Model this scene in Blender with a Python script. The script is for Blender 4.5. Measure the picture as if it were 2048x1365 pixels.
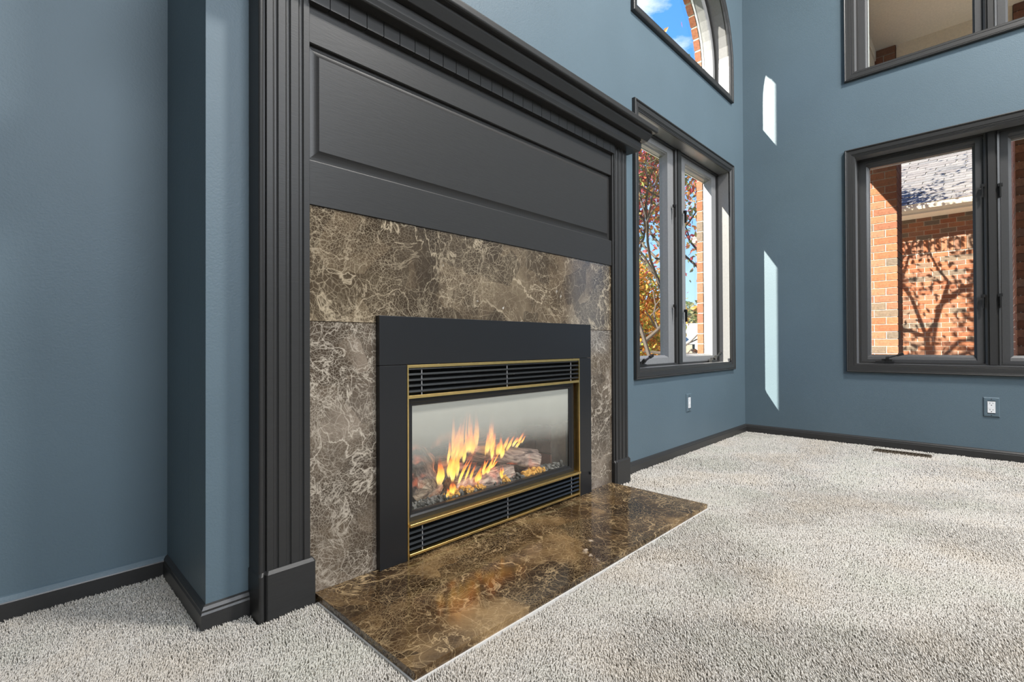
import bpy, bmesh, math, random
import numpy as np
from mathutils import Vector, Matrix, noise as mnoise

for o in list(bpy.data.objects):
    bpy.data.objects.remove(o, do_unlink=True)
scene = bpy.context.scene
COL = scene.collection
R = random.Random(7)
NP = np.random.RandomState(11)

# ------------------------------------------------------------------ camera
CAM_H = 0.685
cam_d = bpy.data.cameras.new('camera')
cam_d.sensor_fit = 'HORIZONTAL'
cam_d.sensor_width = 36.0
cam_d.lens = 978.4645 / 2048 * 36.0
cam_d.clip_start = 0.02
cam_d.clip_end = 500
cam = bpy.data.objects.new('camera', cam_d)
COL.objects.link(cam)
yaw, pit, rol = math.radians(45.79393), math.radians(0.42462), math.radians(-0.25064)
fw = Vector((math.sin(yaw) * math.cos(pit), math.cos(yaw) * math.cos(pit), math.sin(pit)))
rt = Vector((math.cos(yaw), -math.sin(yaw), 0))
up = rt.cross(fw)
rt2 = rt * math.cos(rol) + up * math.sin(rol)
up2 = up * math.cos(rol) - rt * math.sin(rol)
M = Matrix((rt2, up2, -fw)).transposed().to_4x4()
M.translation = Vector((0, 0, CAM_H))
cam.matrix_world = M
scene.camera = cam

# ------------------------------------------------------------------ view
vs = scene.view_settings
vs.view_transform = 'Standard'
vs.look = 'None'
vs.gamma = 1.0
vs.use_curve_mapping = False
vs.exposure = 0.1

def lin(c):
    c = c / 255.0
    return c / 12.92 if c <= 0.04045 else ((c + 0.055) / 1.055) ** 2.4
def rgb(r, g, b):
    return (lin(r), lin(g), lin(b), 1.0)

# ------------------------------------------------------------------ world (blue autumn sky with small clouds)
world = bpy.data.worlds.new('sky')
scene.world = world
world.use_nodes = True
wn, wl = world.node_tree.nodes, world.node_tree.links
wn.clear()
w_out = wn.new('ShaderNodeOutputWorld')
w_bg = wn.new('ShaderNodeBackground')
w_tc = wn.new('ShaderNodeTexCoord')
w_sep = wn.new('ShaderNodeSeparateXYZ')
w_ramp = wn.new('ShaderNodeValToRGB')
w_noise = wn.new('ShaderNodeTexNoise')
w_map = wn.new('ShaderNodeMapping')
w_cr = wn.new('ShaderNodeValToRGB')
w_mix = wn.new('ShaderNodeMixRGB')
el = w_ramp.color_ramp.elements
el[0].position, el[0].color = 0.0, (0.52, 0.68, 0.86, 1)
el[1].position, el[1].color = 1.0, (0.05, 0.20, 0.68, 1)
e = w_ramp.color_ramp.elements.new(0.22); e.color = (0.27, 0.52, 0.92, 1)
e = w_ramp.color_ramp.elements.new(0.5); e.color = (0.10, 0.33, 0.90, 1)
wl.new(w_tc.outputs['Generated'], w_sep.inputs[0])
wl.new(w_sep.outputs['Z'], w_ramp.inputs[0])
wl.new(w_tc.outputs['Generated'], w_map.inputs[0])
w_map.inputs['Scale'].default_value = (1, 1, 2.2)
w_map.inputs['Location'].default_value = (0.33, 0.1, 0.0)
wl.new(w_map.outputs[0], w_noise.inputs['Vector'])
w_noise.inputs['Scale'].default_value = 4.2
w_noise.inputs['Detail'].default_value = 7
w_noise.inputs['Roughness'].default_value = 0.6
ce = w_cr.color_ramp.elements
ce[0].position, ce[0].color = 0.56, (0, 0, 0, 1)
ce[1].position, ce[1].color = 0.68, (0.9, 0.9, 0.9, 1)
wl.new(w_noise.outputs[0], w_cr.inputs[0])
wl.new(w_cr.outputs[0], w_mix.inputs[0])
wl.new(w_ramp.outputs[0], w_mix.inputs[1])
w_mix.inputs[2].default_value = (0.86, 0.9, 0.97, 1)
wl.new(w_mix.outputs[0], w_bg.inputs[0])
w_bg.inputs[1].default_value = 1.6
wl.new(w_bg.outputs[0], w_out.inputs[0])

# ------------------------------------------------------------------ sun
SUN_TAN = 0.468                      # sideways drift per metre along the fireplace wall
SUN_EL = math.radians(34)
sd = Vector((1, -SUN_TAN, 0)).normalized() * math.cos(SUN_EL) + Vector((0, 0, -math.sin(SUN_EL)))
sun_d = bpy.data.lights.new('sun', 'SUN')
sun_d.energy = 20.0
sun_d.color = (1.0, 0.92, 0.80)
sun_d.angle = math.radians(0.53)
sun = bpy.data.objects.new('sun', sun_d)
COL.objects.link(sun)
sun.rotation_euler = sd.to_track_quat('-Z', 'Y').to_euler()
sun.location = (-8, 6, 8)

# ------------------------------------------------------------------ room lights: ceiling fixture + added fill at an unseen rear window
def area(name, loc, target, sx, sy, power, color, shape='RECTANGLE'):
    d = bpy.data.lights.new(name, 'AREA')
    d.shape = shape
    d.size = sx
    d.size_y = sy
    d.energy = power
    d.color = color
    o = bpy.data.objects.new(name, d)
    COL.objects.link(o)
    o.location = loc
    o.rotation_euler = (Vector(target) - Vector(loc)).to_track_quat('-Z', 'Y').to_euler()
    return o
area('ceiling_lamp_light', (2.4, -1.15, 4.80), (2.4, -1.15, 0), 0.60, 0.60, 235, (1.0, 0.965, 0.92), 'DISK')
area('added_rear_fill', (0.8, -4.02, 3.65), (1.9, 1.3, 1.0), 3.0, 2.1, 285, (0.95, 0.975, 1.0))  # added fill light, set before a made-up rear window

# ------------------------------------------------------------------ materials
def newmat(name):
    m = bpy.data.materials.new(name)
    m.use_nodes = True
    nt = m.node_tree
    return m, nt.nodes, nt.links, nt.nodes['Principled BSDF']

def N(nodes, t, **kw):
    n = nodes.new(t)
    for k, v in kw.items():
        if k in n.inputs:
            n.inputs[k].default_value = v
        else:
            setattr(n, k, v)
    return n

def ramp(nodes, stops):
    n = nodes.new('ShaderNodeValToRGB')
    e = n.color_ramp.elements
    while len(e) < len(stops):
        e.new(0.5)
    for i, (p, c) in enumerate(stops):
        e[i].position = p
        e[i].color = c if len(c) == 4 else (*c, 1)
    return n

def g(v):
    return (v, v, v, 1)

def plain(name, color, rough=0.5, metal=0.0, bump=0.0, bscale=60, var=0.06, spec=0.5, stretch=None):
    m, n, l, b = newmat(name)
    tc = N(n, 'ShaderNodeTexCoord')
    src = tc.outputs['Object']
    if stretch:
        mp = N(n, 'ShaderNodeMapping')
        mp.inputs['Scale'].default_value = stretch
        l.new(src, mp.inputs[0]); src = mp.outputs[0]
    nz = N(n, 'ShaderNodeTexNoise', Scale=bscale, Detail=4.0)
    l.new(src, nz.inputs['Vector'])
    c0 = tuple(max(0, x * (1 - var)) for x in color[:3])
    c1 = tuple(min(1, x * (1 + var)) for x in color[:3])
    rp = ramp(n, [(0.3, c0), (0.7, c1)])
    l.new(nz.outputs[0], rp.inputs[0])
    l.new(rp.outputs[0], b.inputs['Base Color'])
    b.inputs['Roughness'].default_value = rough
    b.inputs['Metallic'].default_value = metal
    b.inputs['Specular IOR Level'].default_value = spec
    if bump:
        bp = N(n, 'ShaderNodeBump', Strength=bump, Distance=0.002)
        l.new(nz.outputs[0], bp.inputs['Height'])
        l.new(bp.outputs[0], b.inputs['Normal'])
    return m

def wall_paint(name, color):
    m, n, l, b = newmat(name)
    tc = N(n, 'ShaderNodeTexCoord')
    a = N(n, 'ShaderNodeTexNoise', Scale=2.2, Detail=3.0)
    l.new(tc.outputs['Object'], a.inputs['Vector'])
    rp = ramp(n, [(0.3, tuple(x * 0.96 for x in color[:3])), (0.7, tuple(x * 1.05 for x in color[:3]))])
    l.new(a.outputs[0], rp.inputs[0])
    l.new(rp.outputs[0], b.inputs['Base Color'])
    f = N(n, 'ShaderNodeTexNoise', Scale=190.0, Detail=3.0)
    l.new(tc.outputs['Object'], f.inputs['Vector'])
    bp = N(n, 'ShaderNodeBump', Strength=0.45, Distance=0.0015)
    l.new(f.outputs[0], bp.inputs['Height'])
    l.new(bp.outputs[0], b.inputs['Normal'])
    b.inputs['Roughness'].default_value = 0.52
    b.inputs['Specular IOR Level'].default_value = 0.4
    return m

MAT = {}
MAT['blue'] = wall_paint('blue_wall_paint', (0.100, 0.144, 0.174))
MAT['char'] = plain('charcoal_trim_paint', (0.030, 0.0295, 0.029), 0.40, bump=0.12, bscale=120, spec=0.5)
MAT['mantel'] = plain('charcoal_mantel_paint', (0.031, 0.0305, 0.030), 0.40, bump=0.10, bscale=50, stretch=(0.5, 1, 6), spec=0.30)
MAT['jamb'] = plain('grey_jamb_paint', (0.16, 0.16, 0.162), 0.30, bump=0.1, bscale=70)
MAT['sash'] = plain('grey_sash_paint', (0.24, 0.24, 0.242), 0.38, bump=0.1, bscale=90)
MAT['sash_dark'] = plain('dark_grey_sash_paint', (0.055, 0.055, 0.056), 0.38, bump=0.1, bscale=90)
MAT['white'] = plain('white_paint', (0.72, 0.72, 0.70), 0.4)
MAT['ceiling'] = plain('white_ceiling_paint', (0.70, 0.69, 0.67), 0.8, bump=0.2, bscale=160)
MAT['rear'] = plain('muted_blue_grey_paint', (0.05, 0.065, 0.075), 0.7, bump=0.1, bscale=160)
MAT['black'] = plain('black_enamel', (0.0115, 0.012, 0.0135), 0.36, bump=0.03, bscale=300)
MAT['black_gap'] = plain('black_steel', (0.006, 0.006, 0.006), 0.5)
MAT['slat'] = plain('black_slat_enamel', (0.016, 0.0165, 0.017), 0.28)
MAT['brass'] = plain('polished_brass', (0.86, 0.62, 0.25), 0.33, metal=1.0, bscale=40)
MAT['bronze'] = plain('brown_register_metal', (0.10, 0.075, 0.05), 0.45, metal=0.3)
MAT['darkmetal'] = plain('dark_bronze_hardware', (0.04, 0.04, 0.04), 0.28, metal=0.5)
MAT['plate'] = MAT['blue']
MAT['plastic'] = plain('white_plastic', (0.80, 0.81, 0.82), 0.3)
MAT['slot'] = plain('dark_slot', (0.02, 0.02, 0.02), 0.6)
MAT['mortar'] = plain('pale_mortar', (0.52, 0.46, 0.38), 0.9, bump=0.3, bscale=90)
MAT['beige'] = plain('beige_soffit_paint', (0.86, 0.75, 0.59), 0.7)
MAT['gutter'] = plain('cream_gutter_metal', (0.50, 0.45, 0.37), 0.4)
MAT['concrete'] = plain('porch_concrete', (0.50, 0.48, 0.44), 0.85, bump=0.2)
MAT['bounce_concrete'] = plain('pale_bounce_concrete', (0.66, 0.63, 0.57), 0.9, bump=0.2)
MAT['rawgrout'] = plain('grey_grout', (0.62, 0.60, 0.57), 0.9)
MAT['bark'] = plain('tree_bark', (0.075, 0.06, 0.048), 0.9, bump=0.6, bscale=30)
MAT['firewall'] = plain('firebox_liner', (0.40, 0.39, 0.35), 0.8, bump=0.2, bscale=40, var=0.2)

def brick_obj_mat(name, stops, rough=0.85):
    m, n, l, b = newmat(name)
    oi = N(n, 'ShaderNodeObjectInfo')
    rp = ramp(n, stops)
    l.new(oi.outputs['Random'], rp.inputs[0])
    tc = N(n, 'ShaderNodeTexCoord')
    nz = N(n, 'ShaderNodeTexNoise', Scale=38.0, Detail=6.0, Roughness=0.7)
    l.new(tc.outputs['Object'], nz.inputs['Vector'])
    mx = N(n, 'ShaderNodeMixRGB', blend_type='MULTIPLY')
    mx.inputs[0].default_value = 0.75
    r2 = ramp(n, [(0.3, g(0.55)), (0.65, g(1.2))])
    l.new(nz.outputs[0], r2.inputs[0])
    l.new(rp.outputs[0], mx.inputs[1]); l.new(r2.outputs[0], mx.inputs[2])
    l.new(mx.outputs[0], b.inputs['Base Color'])
    bp = N(n, 'ShaderNodeBump', Strength=0.5, Distance=0.003)
    l.new(nz.outputs[0], bp.inputs['Height']); l.new(bp.outputs[0], b.inputs['Normal'])
    b.inputs['Roughness'].default_value = rough
    b.inputs['Specular IOR Level'].default_value = 0.2
    return m
MAT['brick'] = brick_obj_mat('red_brick', [(0.0, (0.23, 0.084, 0.042)), (0.35, (0.27, 0.112, 0.056)), (0.6, (0.245, 0.125, 0.075)),
                                           (0.8, (0.20, 0.080, 0.046)), (0.93, (0.16, 0.115, 0.080)), (1.0, (0.13, 0.10, 0.075))])
MAT['firebrick'] = brick_obj_mat('fire_brick', [(0, (0.24, 0.10, 0.075)), (0.5, (0.34, 0.17, 0.125)), (1, (0.28, 0.21, 0.17))])
MAT['shingle'] = brick_obj_mat('grey_shingle', [(0, (0.12, 0.115, 0.115)), (0.4, (0.17, 0.16, 0.155)), (0.7, (0.145, 0.13, 0.125)), (1, (0.20, 0.19, 0.18))], 0.95)

def brick_tex_mat(name):
    m, n, l, b = newmat(name)
    tc = N(n, 'ShaderNodeTexCoord')
    sp = N(n, 'ShaderNodeSeparateXYZ'); l.new(tc.outputs['Object'], sp.inputs[0])
    ad = N(n, 'ShaderNodeMath', operation='ADD')
    l.new(sp.outputs['X'], ad.inputs[0]); l.new(sp.outputs['Y'], ad.inputs[1])
    cb = N(n, 'ShaderNodeCombineXYZ'); l.new(ad.outputs[0], cb.inputs[0]); l.new(sp.outputs['Z'], cb.inputs[1])
    br = N(n, 'ShaderNodeTexBrick', Scale=1.0)
    br.inputs['Brick Width'].default_value = 0.203
    br.inputs['Row Height'].default_value = 0.0775
    br.inputs['Mortar Size'].default_value = 0.005
    br.inputs['Color1'].default_value = (0.22, 0.08, 0.04, 1)
    br.inputs['Color2'].default_value = (0.16, 0.065, 0.04, 1)
    br.inputs['Mortar'].default_value = (0.5, 0.44, 0.36, 1)
    l.new(cb.outputs[0], br.inputs['Vector'])
    l.new(br.outputs['Color'], b.inputs['Base Color'])
    bp = N(n, 'ShaderNodeBump', Strength=0.5, Distance=0.006)
    bp.invert = True
    l.new(br.outputs['Fac'], bp.inputs['Height']); l.new(bp.outputs[0], b.inputs['Normal'])
    b.inputs['Roughness'].default_value = 0.9
    return m
MAT['brick_far'] = brick_tex_mat('receding_brick')

def marble(name, seed, dark, mid, light, vein, vein_amt=1.0, patch=(0.75, 0.72, 0.66)):
    m, n, l, b = newmat(name)
    tc = N(n, 'ShaderNodeTexCoord')
    mp = N(n, 'ShaderNodeMapping')
    mp.inputs['Location'].default_value = (seed * 3.1, seed * 1.7, seed * 2.3)
    mp.inputs['Rotation'].default_value = (0.3, 0.5, 0.2 + seed)
    l.new(tc.outputs['Object'], mp.inputs[0])
    d = N(n, 'ShaderNodeTexNoise', Scale=6.0, Detail=2.5, Roughness=0.45)
    l.new(mp.outputs[0], d.inputs['Vector'])
    mixv = N(n, 'ShaderNodeMixRGB', blend_type='LINEAR_LIGHT')
    mixv.inputs[0].default_value = 0.055
    l.new(mp.outputs[0], mixv.inputs[1]); l.new(d.outputs['Color'], mixv.inputs[2])
    base = N(n, 'ShaderNodeTexNoise', Scale=4.0, Detail=8.0, Roughness=0.6)
    l.new(mixv.outputs[0], base.inputs['Vector'])
    rp = ramp(n, [(0.34, dark), (0.50, mid), (0.68, light)])
    l.new(base.outputs[0], rp.inputs[0])
    cur = rp.outputs[0]
    def overlay(mask, cur, col):
        mx = N(n, 'ShaderNodeMixRGB')
        l.new(mask, mx.inputs[0]); l.new(cur, mx.inputs[1]); mx.inputs[2].default_value = (*col, 1)
        return mx.outputs[0]
    def masked(line, msc, mth, amt, off):
        mk_ = N(n, 'ShaderNodeTexNoise', Scale=msc, Detail=4.0)
        mo = N(n, 'ShaderNodeMapping'); mo.inputs['Location'].default_value = (off, off * 2, off * 3)
        l.new(mp.outputs[0], mo.inputs[0]); l.new(mo.outputs[0], mk_.inputs['Vector'])
        mr = ramp(n, [(mth, g(0.06)), (mth + 0.18, g(min(1, amt * vein_amt)))])
        l.new(mk_.outputs[0], mr.inputs[0])
        mu = N(n, 'ShaderNodeMath', operation='MULTIPLY')
        l.new(line, mu.inputs[0]); l.new(mr.outputs[0], mu.inputs[1])
        return mu.outputs[0]
    # dark angular fragments
    vf = N(n, 'ShaderNodeTexVoronoi', feature='F1', Scale=8.0); l.new(mixv.outputs[0], vf.inputs['Vector'])
    sf = N(n, 'ShaderNodeSeparateColor'); l.new(vf.outputs['Color'], sf.inputs[0])
    fr_ = ramp(n, [(0.55, g(0)), (0.62, g(0.65))]); l.new(sf.outputs[0], fr_.inputs[0])
    cur = overlay(fr_.outputs[0], cur, dark)
    # fine crackle
    for sc, w, amt, msc, mth, off in ((11.0, 0.010, 0.55, 3.0, 0.46, 3.0), (24.0, 0.022, 0.60, 5.0, 0.45, 6.0), (50.0, 0.042, 0.62, 6.0, 0.43, 5.0), (105.0, 0.075, 0.55, 5.0, 0.42, 8.0)):
        v = N(n, 'ShaderNodeTexVoronoi', feature='DISTANCE_TO_EDGE', Scale=sc)
        l.new(mixv.outputs[0], v.inputs['Vector'])
        vr = ramp(n, [(0.0, g(1)), (w, g(0))]); l.new(v.outputs['Distance'], vr.inputs[0])
        cur = overlay(masked(vr.outputs[0], msc, mth, amt, off), cur, vein)
    # wandering veins
    for sc, w, amt, msc, mth, off in ((2.6, 0.007, 0.95, 3.0, 0.40, 1.0), (6.0, 0.010, 0.9, 4.0, 0.42, 2.0), (13.0, 0.013, 0.8, 5.0, 0.44, 7.0)):
        rn = N(n, 'ShaderNodeTexNoise', Scale=sc, Detail=6.0, Roughness=0.55)
        rn.inputs['Distortion'].default_value = 0.6
        mo = N(n, 'ShaderNodeMapping'); mo.inputs['Location'].default_value = (off * 5, 0, off)
        l.new(mixv.outputs[0], mo.inputs[0]); l.new(mo.outputs[0], rn.inputs['Vector'])
        sb = N(n, 'ShaderNodeMath', operation='SUBTRACT'); l.new(rn.outputs[0], sb.inputs[0]); sb.inputs[1].default_value = 0.5
        ab = N(n, 'ShaderNodeMath', operation='ABSOLUTE'); l.new(sb.outputs[0], ab.inputs[0])
        vr = ramp(n, [(0.0, g(1)), (w, g(0))]); l.new(ab.outputs[0], vr.inputs[0])
        cur = overlay(masked(vr.outputs[0], msc, mth, amt, off + 10), cur, vein)
    pn = N(n, 'ShaderNodeTexNoise', Scale=9.0, Detail=6.0, Roughness=0.55)
    l.new(mixv.outputs[0], pn.inputs['Vector'])
    pr = ramp(n, [(0.70, g(0)), (0.735, g(0.85))])
    l.new(pn.outputs[0], pr.inputs[0])
    mx = N(n, 'ShaderNodeMixRGB')
    l.new(pr.outputs[0], mx.inputs[0]); l.new(cur, mx.inputs[1]); mx.inputs[2].default_value = (*patch, 1)
    l.new(mx.outputs[0], b.inputs['Base Color'])
    b.inputs['Roughness'].default_value = 0.12
    b.inputs['Specular IOR Level'].default_value = 0.5
    return m
MAT['marble_top'] = marble('brown_marble_a', 1.3, (0.038, 0.026, 0.016), (0.100, 0.071, 0.044), (0.20, 0.155, 0.10), (0.44, 0.36, 0.25), 0.9)
MAT['marble_l'] = marble('brown_marble_b', 2.7, (0.055, 0.040, 0.028), (0.12, 0.092, 0.066), (0.25, 0.20, 0.155), (0.48, 0.42, 0.34), 1.1)
MAT['marble_r'] = marble('brown_marble_c', 4.1, (0.055, 0.040, 0.028), (0.12, 0.092, 0.066), (0.25, 0.20, 0.155), (0.48, 0.42, 0.34), 1.1)
MAT['marble_h'] = marble('brown_marble_hearth', 5.6, (0.013, 0.007, 0.004), (0.062, 0.034, 0.014), (0.25, 0.155, 0.068), (0.52, 0.37, 0.20), 0.95, (0.62, 0.5, 0.38))

def carpet_mat(name, k=1.0):
    m, n, l, b = newmat(name)
    tc = N(n, 'ShaderNodeTexCoord')
    a = N(n, 'ShaderNodeTexNoise', Scale=230.0, Detail=2.0)
    l.new(tc.outputs['Object'], a.inputs['Vector'])
    c = N(n, 'ShaderNodeTexNoise', Scale=3.0, Detail=4.0)
    l.new(tc.outputs['Object'], c.inputs['Vector'])
    r1 = ramp(n, [(0.25, (0.46, 0.42, 0.37)), (0.5, (0.63, 0.592, 0.54)), (0.75, (0.74, 0.705, 0.655))])
    l.new(a.outputs[0], r1.inputs[0])
    r2 = ramp(n, [(0.35, (1.0, 0.97, 0.93)), (0.5, (1, 1, 1)), (0.65, (0.96, 0.985, 0.96))])
    l.new(c.outputs[0], r2.inputs[0])
    for e_ in r1.color_ramp.elements:
        e_.color = tuple(c_ * k for c_ in e_.color[:3]) + (1,)
    mx = N(n, 'ShaderNodeMixRGB', blend_type='MULTIPLY'); mx.inputs[0].default_value = 1
    l.new(r1.outputs[0], mx.inputs[1]); l.new(r2.outputs[0], mx.inputs[2])
    l.new(mx.outputs[0], b.inputs['Base Color'])
    b.inputs['Roughness'].default_value = 0.95
    b.inputs['Specular IOR Level'].default_value = 0.1
    bp = N(n, 'ShaderNodeBump', Strength=0.8, Distance=0.004)
    l.new(a.outputs[0], bp.inputs['Height']); l.new(bp.outputs[0], b.inputs['Normal'])
    return m
MAT['carpet'] = carpet_mat('beige_cut_pile')
MAT['carpet_base'] = carpet_mat('beige_pile_self_shade', 0.72)  # darkened copy of the pile colour, standing in for its self-shadow

def front_fresnel(n, l, ior):
    # surface reflection of a thin sheet: only its outer faces reflect
    fr = N(n, 'ShaderNodeFresnel', IOR=ior)
    ge = N(n, 'ShaderNodeNewGeometry')
    inv = N(n, 'ShaderNodeMath', operation='SUBTRACT'); inv.inputs[0].default_value = 1.0
    l.new(ge.outputs['Backfacing'], inv.inputs[1])
    mu = N(n, 'ShaderNodeMath', operation='MULTIPLY')
    l.new(fr.outputs[0], mu.inputs[0]); l.new(inv.outputs[0], mu.inputs[1])
    return mu.outputs[0]
def pane_mat(name, tint=(1, 1, 1)):
    m, n, l, b = newmat(name)
    n.remove(b)
    out = [x for x in n if x.type == 'OUTPUT_MATERIAL'][0]
    t = N(n, 'ShaderNodeBsdfTransparent'); t.inputs[0].default_value = (*tint, 1)
    gl = N(n, 'ShaderNodeBsdfGlossy'); gl.inputs['Roughness'].default_value = 0.02
    fac = front_fresnel(n, l, 1.35)
    mx = N(n, 'ShaderNodeMixShader')
    l.new(fac, mx.inputs[0]); l.new(t.outputs[0], mx.inputs[1]); l.new(gl.outputs[0], mx.inputs[2])
    l.new(mx.outputs[0], out.inputs['Surface'])
    return m
MAT['pane'] = pane_mat('window_glass', (0.97, 0.985, 0.98))

def painted_reflection_pane():  # pale haze painted into the glass stands for the room's reflection
    m, n, l, b = newmat('fire_glass_painted_reflection')
    out = [x for x in n if x.type == 'OUTPUT_MATERIAL'][0]
    t = N(n, 'ShaderNodeBsdfTransparent')
    gl = N(n, 'ShaderNodeBsdfGlossy'); gl.inputs['Roughness'].default_value = 0.03
    fac = front_fresnel(n, l, 1.45)
    mx = N(n, 'ShaderNodeMixShader')
    l.new(fac, mx.inputs[0]); l.new(t.outputs[0], mx.inputs[1]); l.new(gl.outputs[0], mx.inputs[2])
    b.inputs['Base Color'].default_value = (0.50, 0.50, 0.44, 1)
    b.inputs['Roughness'].default_value = 0.7
    tc = N(n, 'ShaderNodeTexCoord'); sp = N(n, 'ShaderNodeSeparateXYZ')
    l.new(tc.outputs['Generated'], sp.inputs[0])
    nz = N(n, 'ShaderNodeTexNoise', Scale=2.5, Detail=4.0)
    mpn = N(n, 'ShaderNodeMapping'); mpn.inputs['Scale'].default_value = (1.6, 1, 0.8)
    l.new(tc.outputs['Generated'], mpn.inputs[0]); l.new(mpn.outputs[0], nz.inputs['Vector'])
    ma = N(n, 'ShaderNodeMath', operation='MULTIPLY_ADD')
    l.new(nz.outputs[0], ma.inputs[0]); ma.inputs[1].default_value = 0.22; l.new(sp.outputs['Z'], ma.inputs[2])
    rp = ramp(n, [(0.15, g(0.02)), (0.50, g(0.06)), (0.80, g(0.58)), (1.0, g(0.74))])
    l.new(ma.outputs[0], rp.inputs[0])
    m2 = N(n, 'ShaderNodeMixShader')
    l.new(rp.outputs[0], m2.inputs[0]); l.new(mx.outputs[0], m2.inputs[1]); l.new(b.outputs[0], m2.inputs[2])
    l.new(m2.outputs[0], out.inputs['Surface'])
    return m
MAT['reflection_pane'] = painted_reflection_pane()

def flame_mat():
    m, n, l, b = newmat('flame')
    n.remove(b)
    out = [x for x in n if x.type == 'OUTPUT_MATERIAL'][0]
    tc = N(n, 'ShaderNodeTexCoord'); sp = N(n, 'ShaderNodeSeparateXYZ')
    l.new(tc.outputs['Generated'], sp.inputs[0])
    nz = N(n, 'ShaderNodeTexNoise', Scale=38.0, Detail=3.0)
    mp = N(n, 'ShaderNodeMapping'); mp.inputs['Scale'].default_value = (1, 1, 0.35)
    l.new(tc.outputs['Object'], mp.inputs[0]); l.new(mp.outputs[0], nz.inputs['Vector'])
    ma = N(n, 'ShaderNodeMath', operation='MULTIPLY_ADD')
    l.new(nz.outputs[0], ma.inputs[0]); ma.inputs[1].default_value = 0.5; l.new(sp.outputs['Z'], ma.inputs[2])
    rc = ramp(n, [(0.2, (1.0, 0.74, 0.26)), (0.5, (1.0, 0.50, 0.08)), (0.75, (1.0, 0.26, 0.035)), (1.0, (0.85, 0.12, 0.02))])
    l.new(ma.outputs[0], rc.inputs[0])
    ra = ramp(n, [(0.20, g(0.75)), (0.36, g(0.8)), (0.60, g(0.62)), (0.85, g(0.30)), (1.0, g(0.04))])
    l.new(ma.outputs[0], ra.inputs[0])
    rb = ramp(n, [(0.0, g(0.0)), (0.30, g(1.0))]); l.new(sp.outputs['Z'], rb.inputs[0])
    am = N(n, 'ShaderNodeMath', operation='MULTIPLY'); l.new(ra.outputs[0], am.inputs[0]); l.new(rb.outputs[0], am.inputs[1])
    em = N(n, 'ShaderNodeEmission'); em.inputs['Strength'].default_value = 2.2
    l.new(rc.outputs[0], em.inputs[0])
    t = N(n, 'ShaderNodeBsdfTransparent')
    mx = N(n, 'ShaderNodeMixShader')
    l.new(am.outputs[0], mx.inputs[0]); l.new(t.outputs[0], mx.inputs[1]); l.new(em.outputs[0], mx.inputs[2])
    l.new(mx.outputs[0], out.inputs['Surface'])
    return m
MAT['flame'] = flame_mat()

def log_mat(name, c0, c1, c2, ember=0.0):
    m, n, l, b = newmat(name)
    tc = N(n, 'ShaderNodeTexCoord')
    mp = N(n, 'ShaderNodeMapping'); mp.inputs['Scale'].default_value = (5, 22, 22)
    l.new(tc.outputs['Object'], mp.inputs[0])
    nz = N(n, 'ShaderNodeTexNoise', Scale=2.0, Detail=8.0, Roughness=0.65)
    nz.inputs['Distortion'].default_value = 0.8
    l.new(mp.outputs[0], nz.inputs['Vector'])
    rp = ramp(n, [(0.38, c0), (0.5, c1), (0.64, c2)])
    l.new(nz.outputs[0], rp.inputs[0]); l.new(rp.outputs[0], b.inputs['Base Color'])
    bp = N(n, 'ShaderNodeBump', Strength=0.9, Distance=0.008)
    l.new(nz.outputs[0], bp.inputs['Height']); l.new(bp.outputs[0], b.inputs['Normal'])
    b.inputs['Roughness'].default_value = 0.85
    if ember:
        e2 = N(n, 'ShaderNodeTexNoise', Scale=16.0, Detail=4.0)
        l.new(tc.outputs['Object'], e2.inputs['Vector'])
        er = ramp(n, [(0.55, g(0)), (0.75, g(ember))])
        l.new(e2.outputs[0], er.inputs[0])
        b.inputs['Emission Color'].default_value = (1.0, 0.22, 0.10, 1)
        l.new(er.outputs[0], b.inputs['Emission Strength'])
    return m
MAT['log'] = log_mat('ceramic_log_bark', (0.035, 0.022, 0.02), (0.27, 0.19, 0.155), (0.62, 0.49, 0.38), 0.5)
MAT['log_end'] = log_mat('split_log_face', (0.16, 0.10, 0.07), (0.46, 0.32, 0.21), (0.68, 0.54, 0.38), 0.25)
MAT['gravel'] = brick_obj_mat('lava_gravel', [(0, (0.05, 0.05, 0.05)), (0.5, (0.16, 0.15, 0.13)), (1, (0.34, 0.30, 0.25))])
MAT['ember'] = plain('golden_ember_wool', (0.62, 0.33, 0.07), 0.9, bump=0.8, bscale=120, var=0.3)
MAT['grass'] = plain('autumn_lawn', (0.10, 0.12, 0.04), 0.95, bump=0.5, bscale=30, var=0.3)
MAT['street'] = plain('asphalt', (0.14, 0.14, 0.145), 0.9)
MAT['stone'] = plain('tan_stone', (0.32, 0.26, 0.19), 0.9, bump=0.6, bscale=14, var=0.35)
MAT['farroof'] = plain('faded_green_grey_roof', (0.30, 0.31, 0.28), 0.9, bscale=8, var=0.12)
MAT['carblue'] = plain('blue_car_paint', (0.05, 0.14, 0.42), 0.2)
MAT['rubber'] = plain('tyre_rubber', (0.02, 0.02, 0.02), 0.8)
MAT['carglass'] = plain('car_glass', (0.03, 0.04, 0.05), 0.08)

def leaf_mat(name):
    m, n, l, b = newmat(name)
    at = N(n, 'ShaderNodeAttribute'); at.attribute_name = 'leaf_colour'
    l.new(at.outputs['Color'], b.inputs['Base Color'])
    b.inputs['Roughness'].default_value = 0.55
    out = [x for x in n if x.type == 'OUTPUT_MATERIAL'][0]
    tr = N(n, 'ShaderNodeBsdfTranslucent'); l.new(at.outputs['Color'], tr.inputs[0])
    mx = N(n, 'ShaderNodeMixShader'); mx.inputs[0].default_value = 0.55
    l.new(b.outputs[0], mx.inputs[1]); l.new(tr.outputs[0], mx.inputs[2])
    l.new(mx.outputs[0], out.inputs['Surface'])
    return m
MAT['leaf'] = leaf_mat('autumn_leaf')

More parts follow.
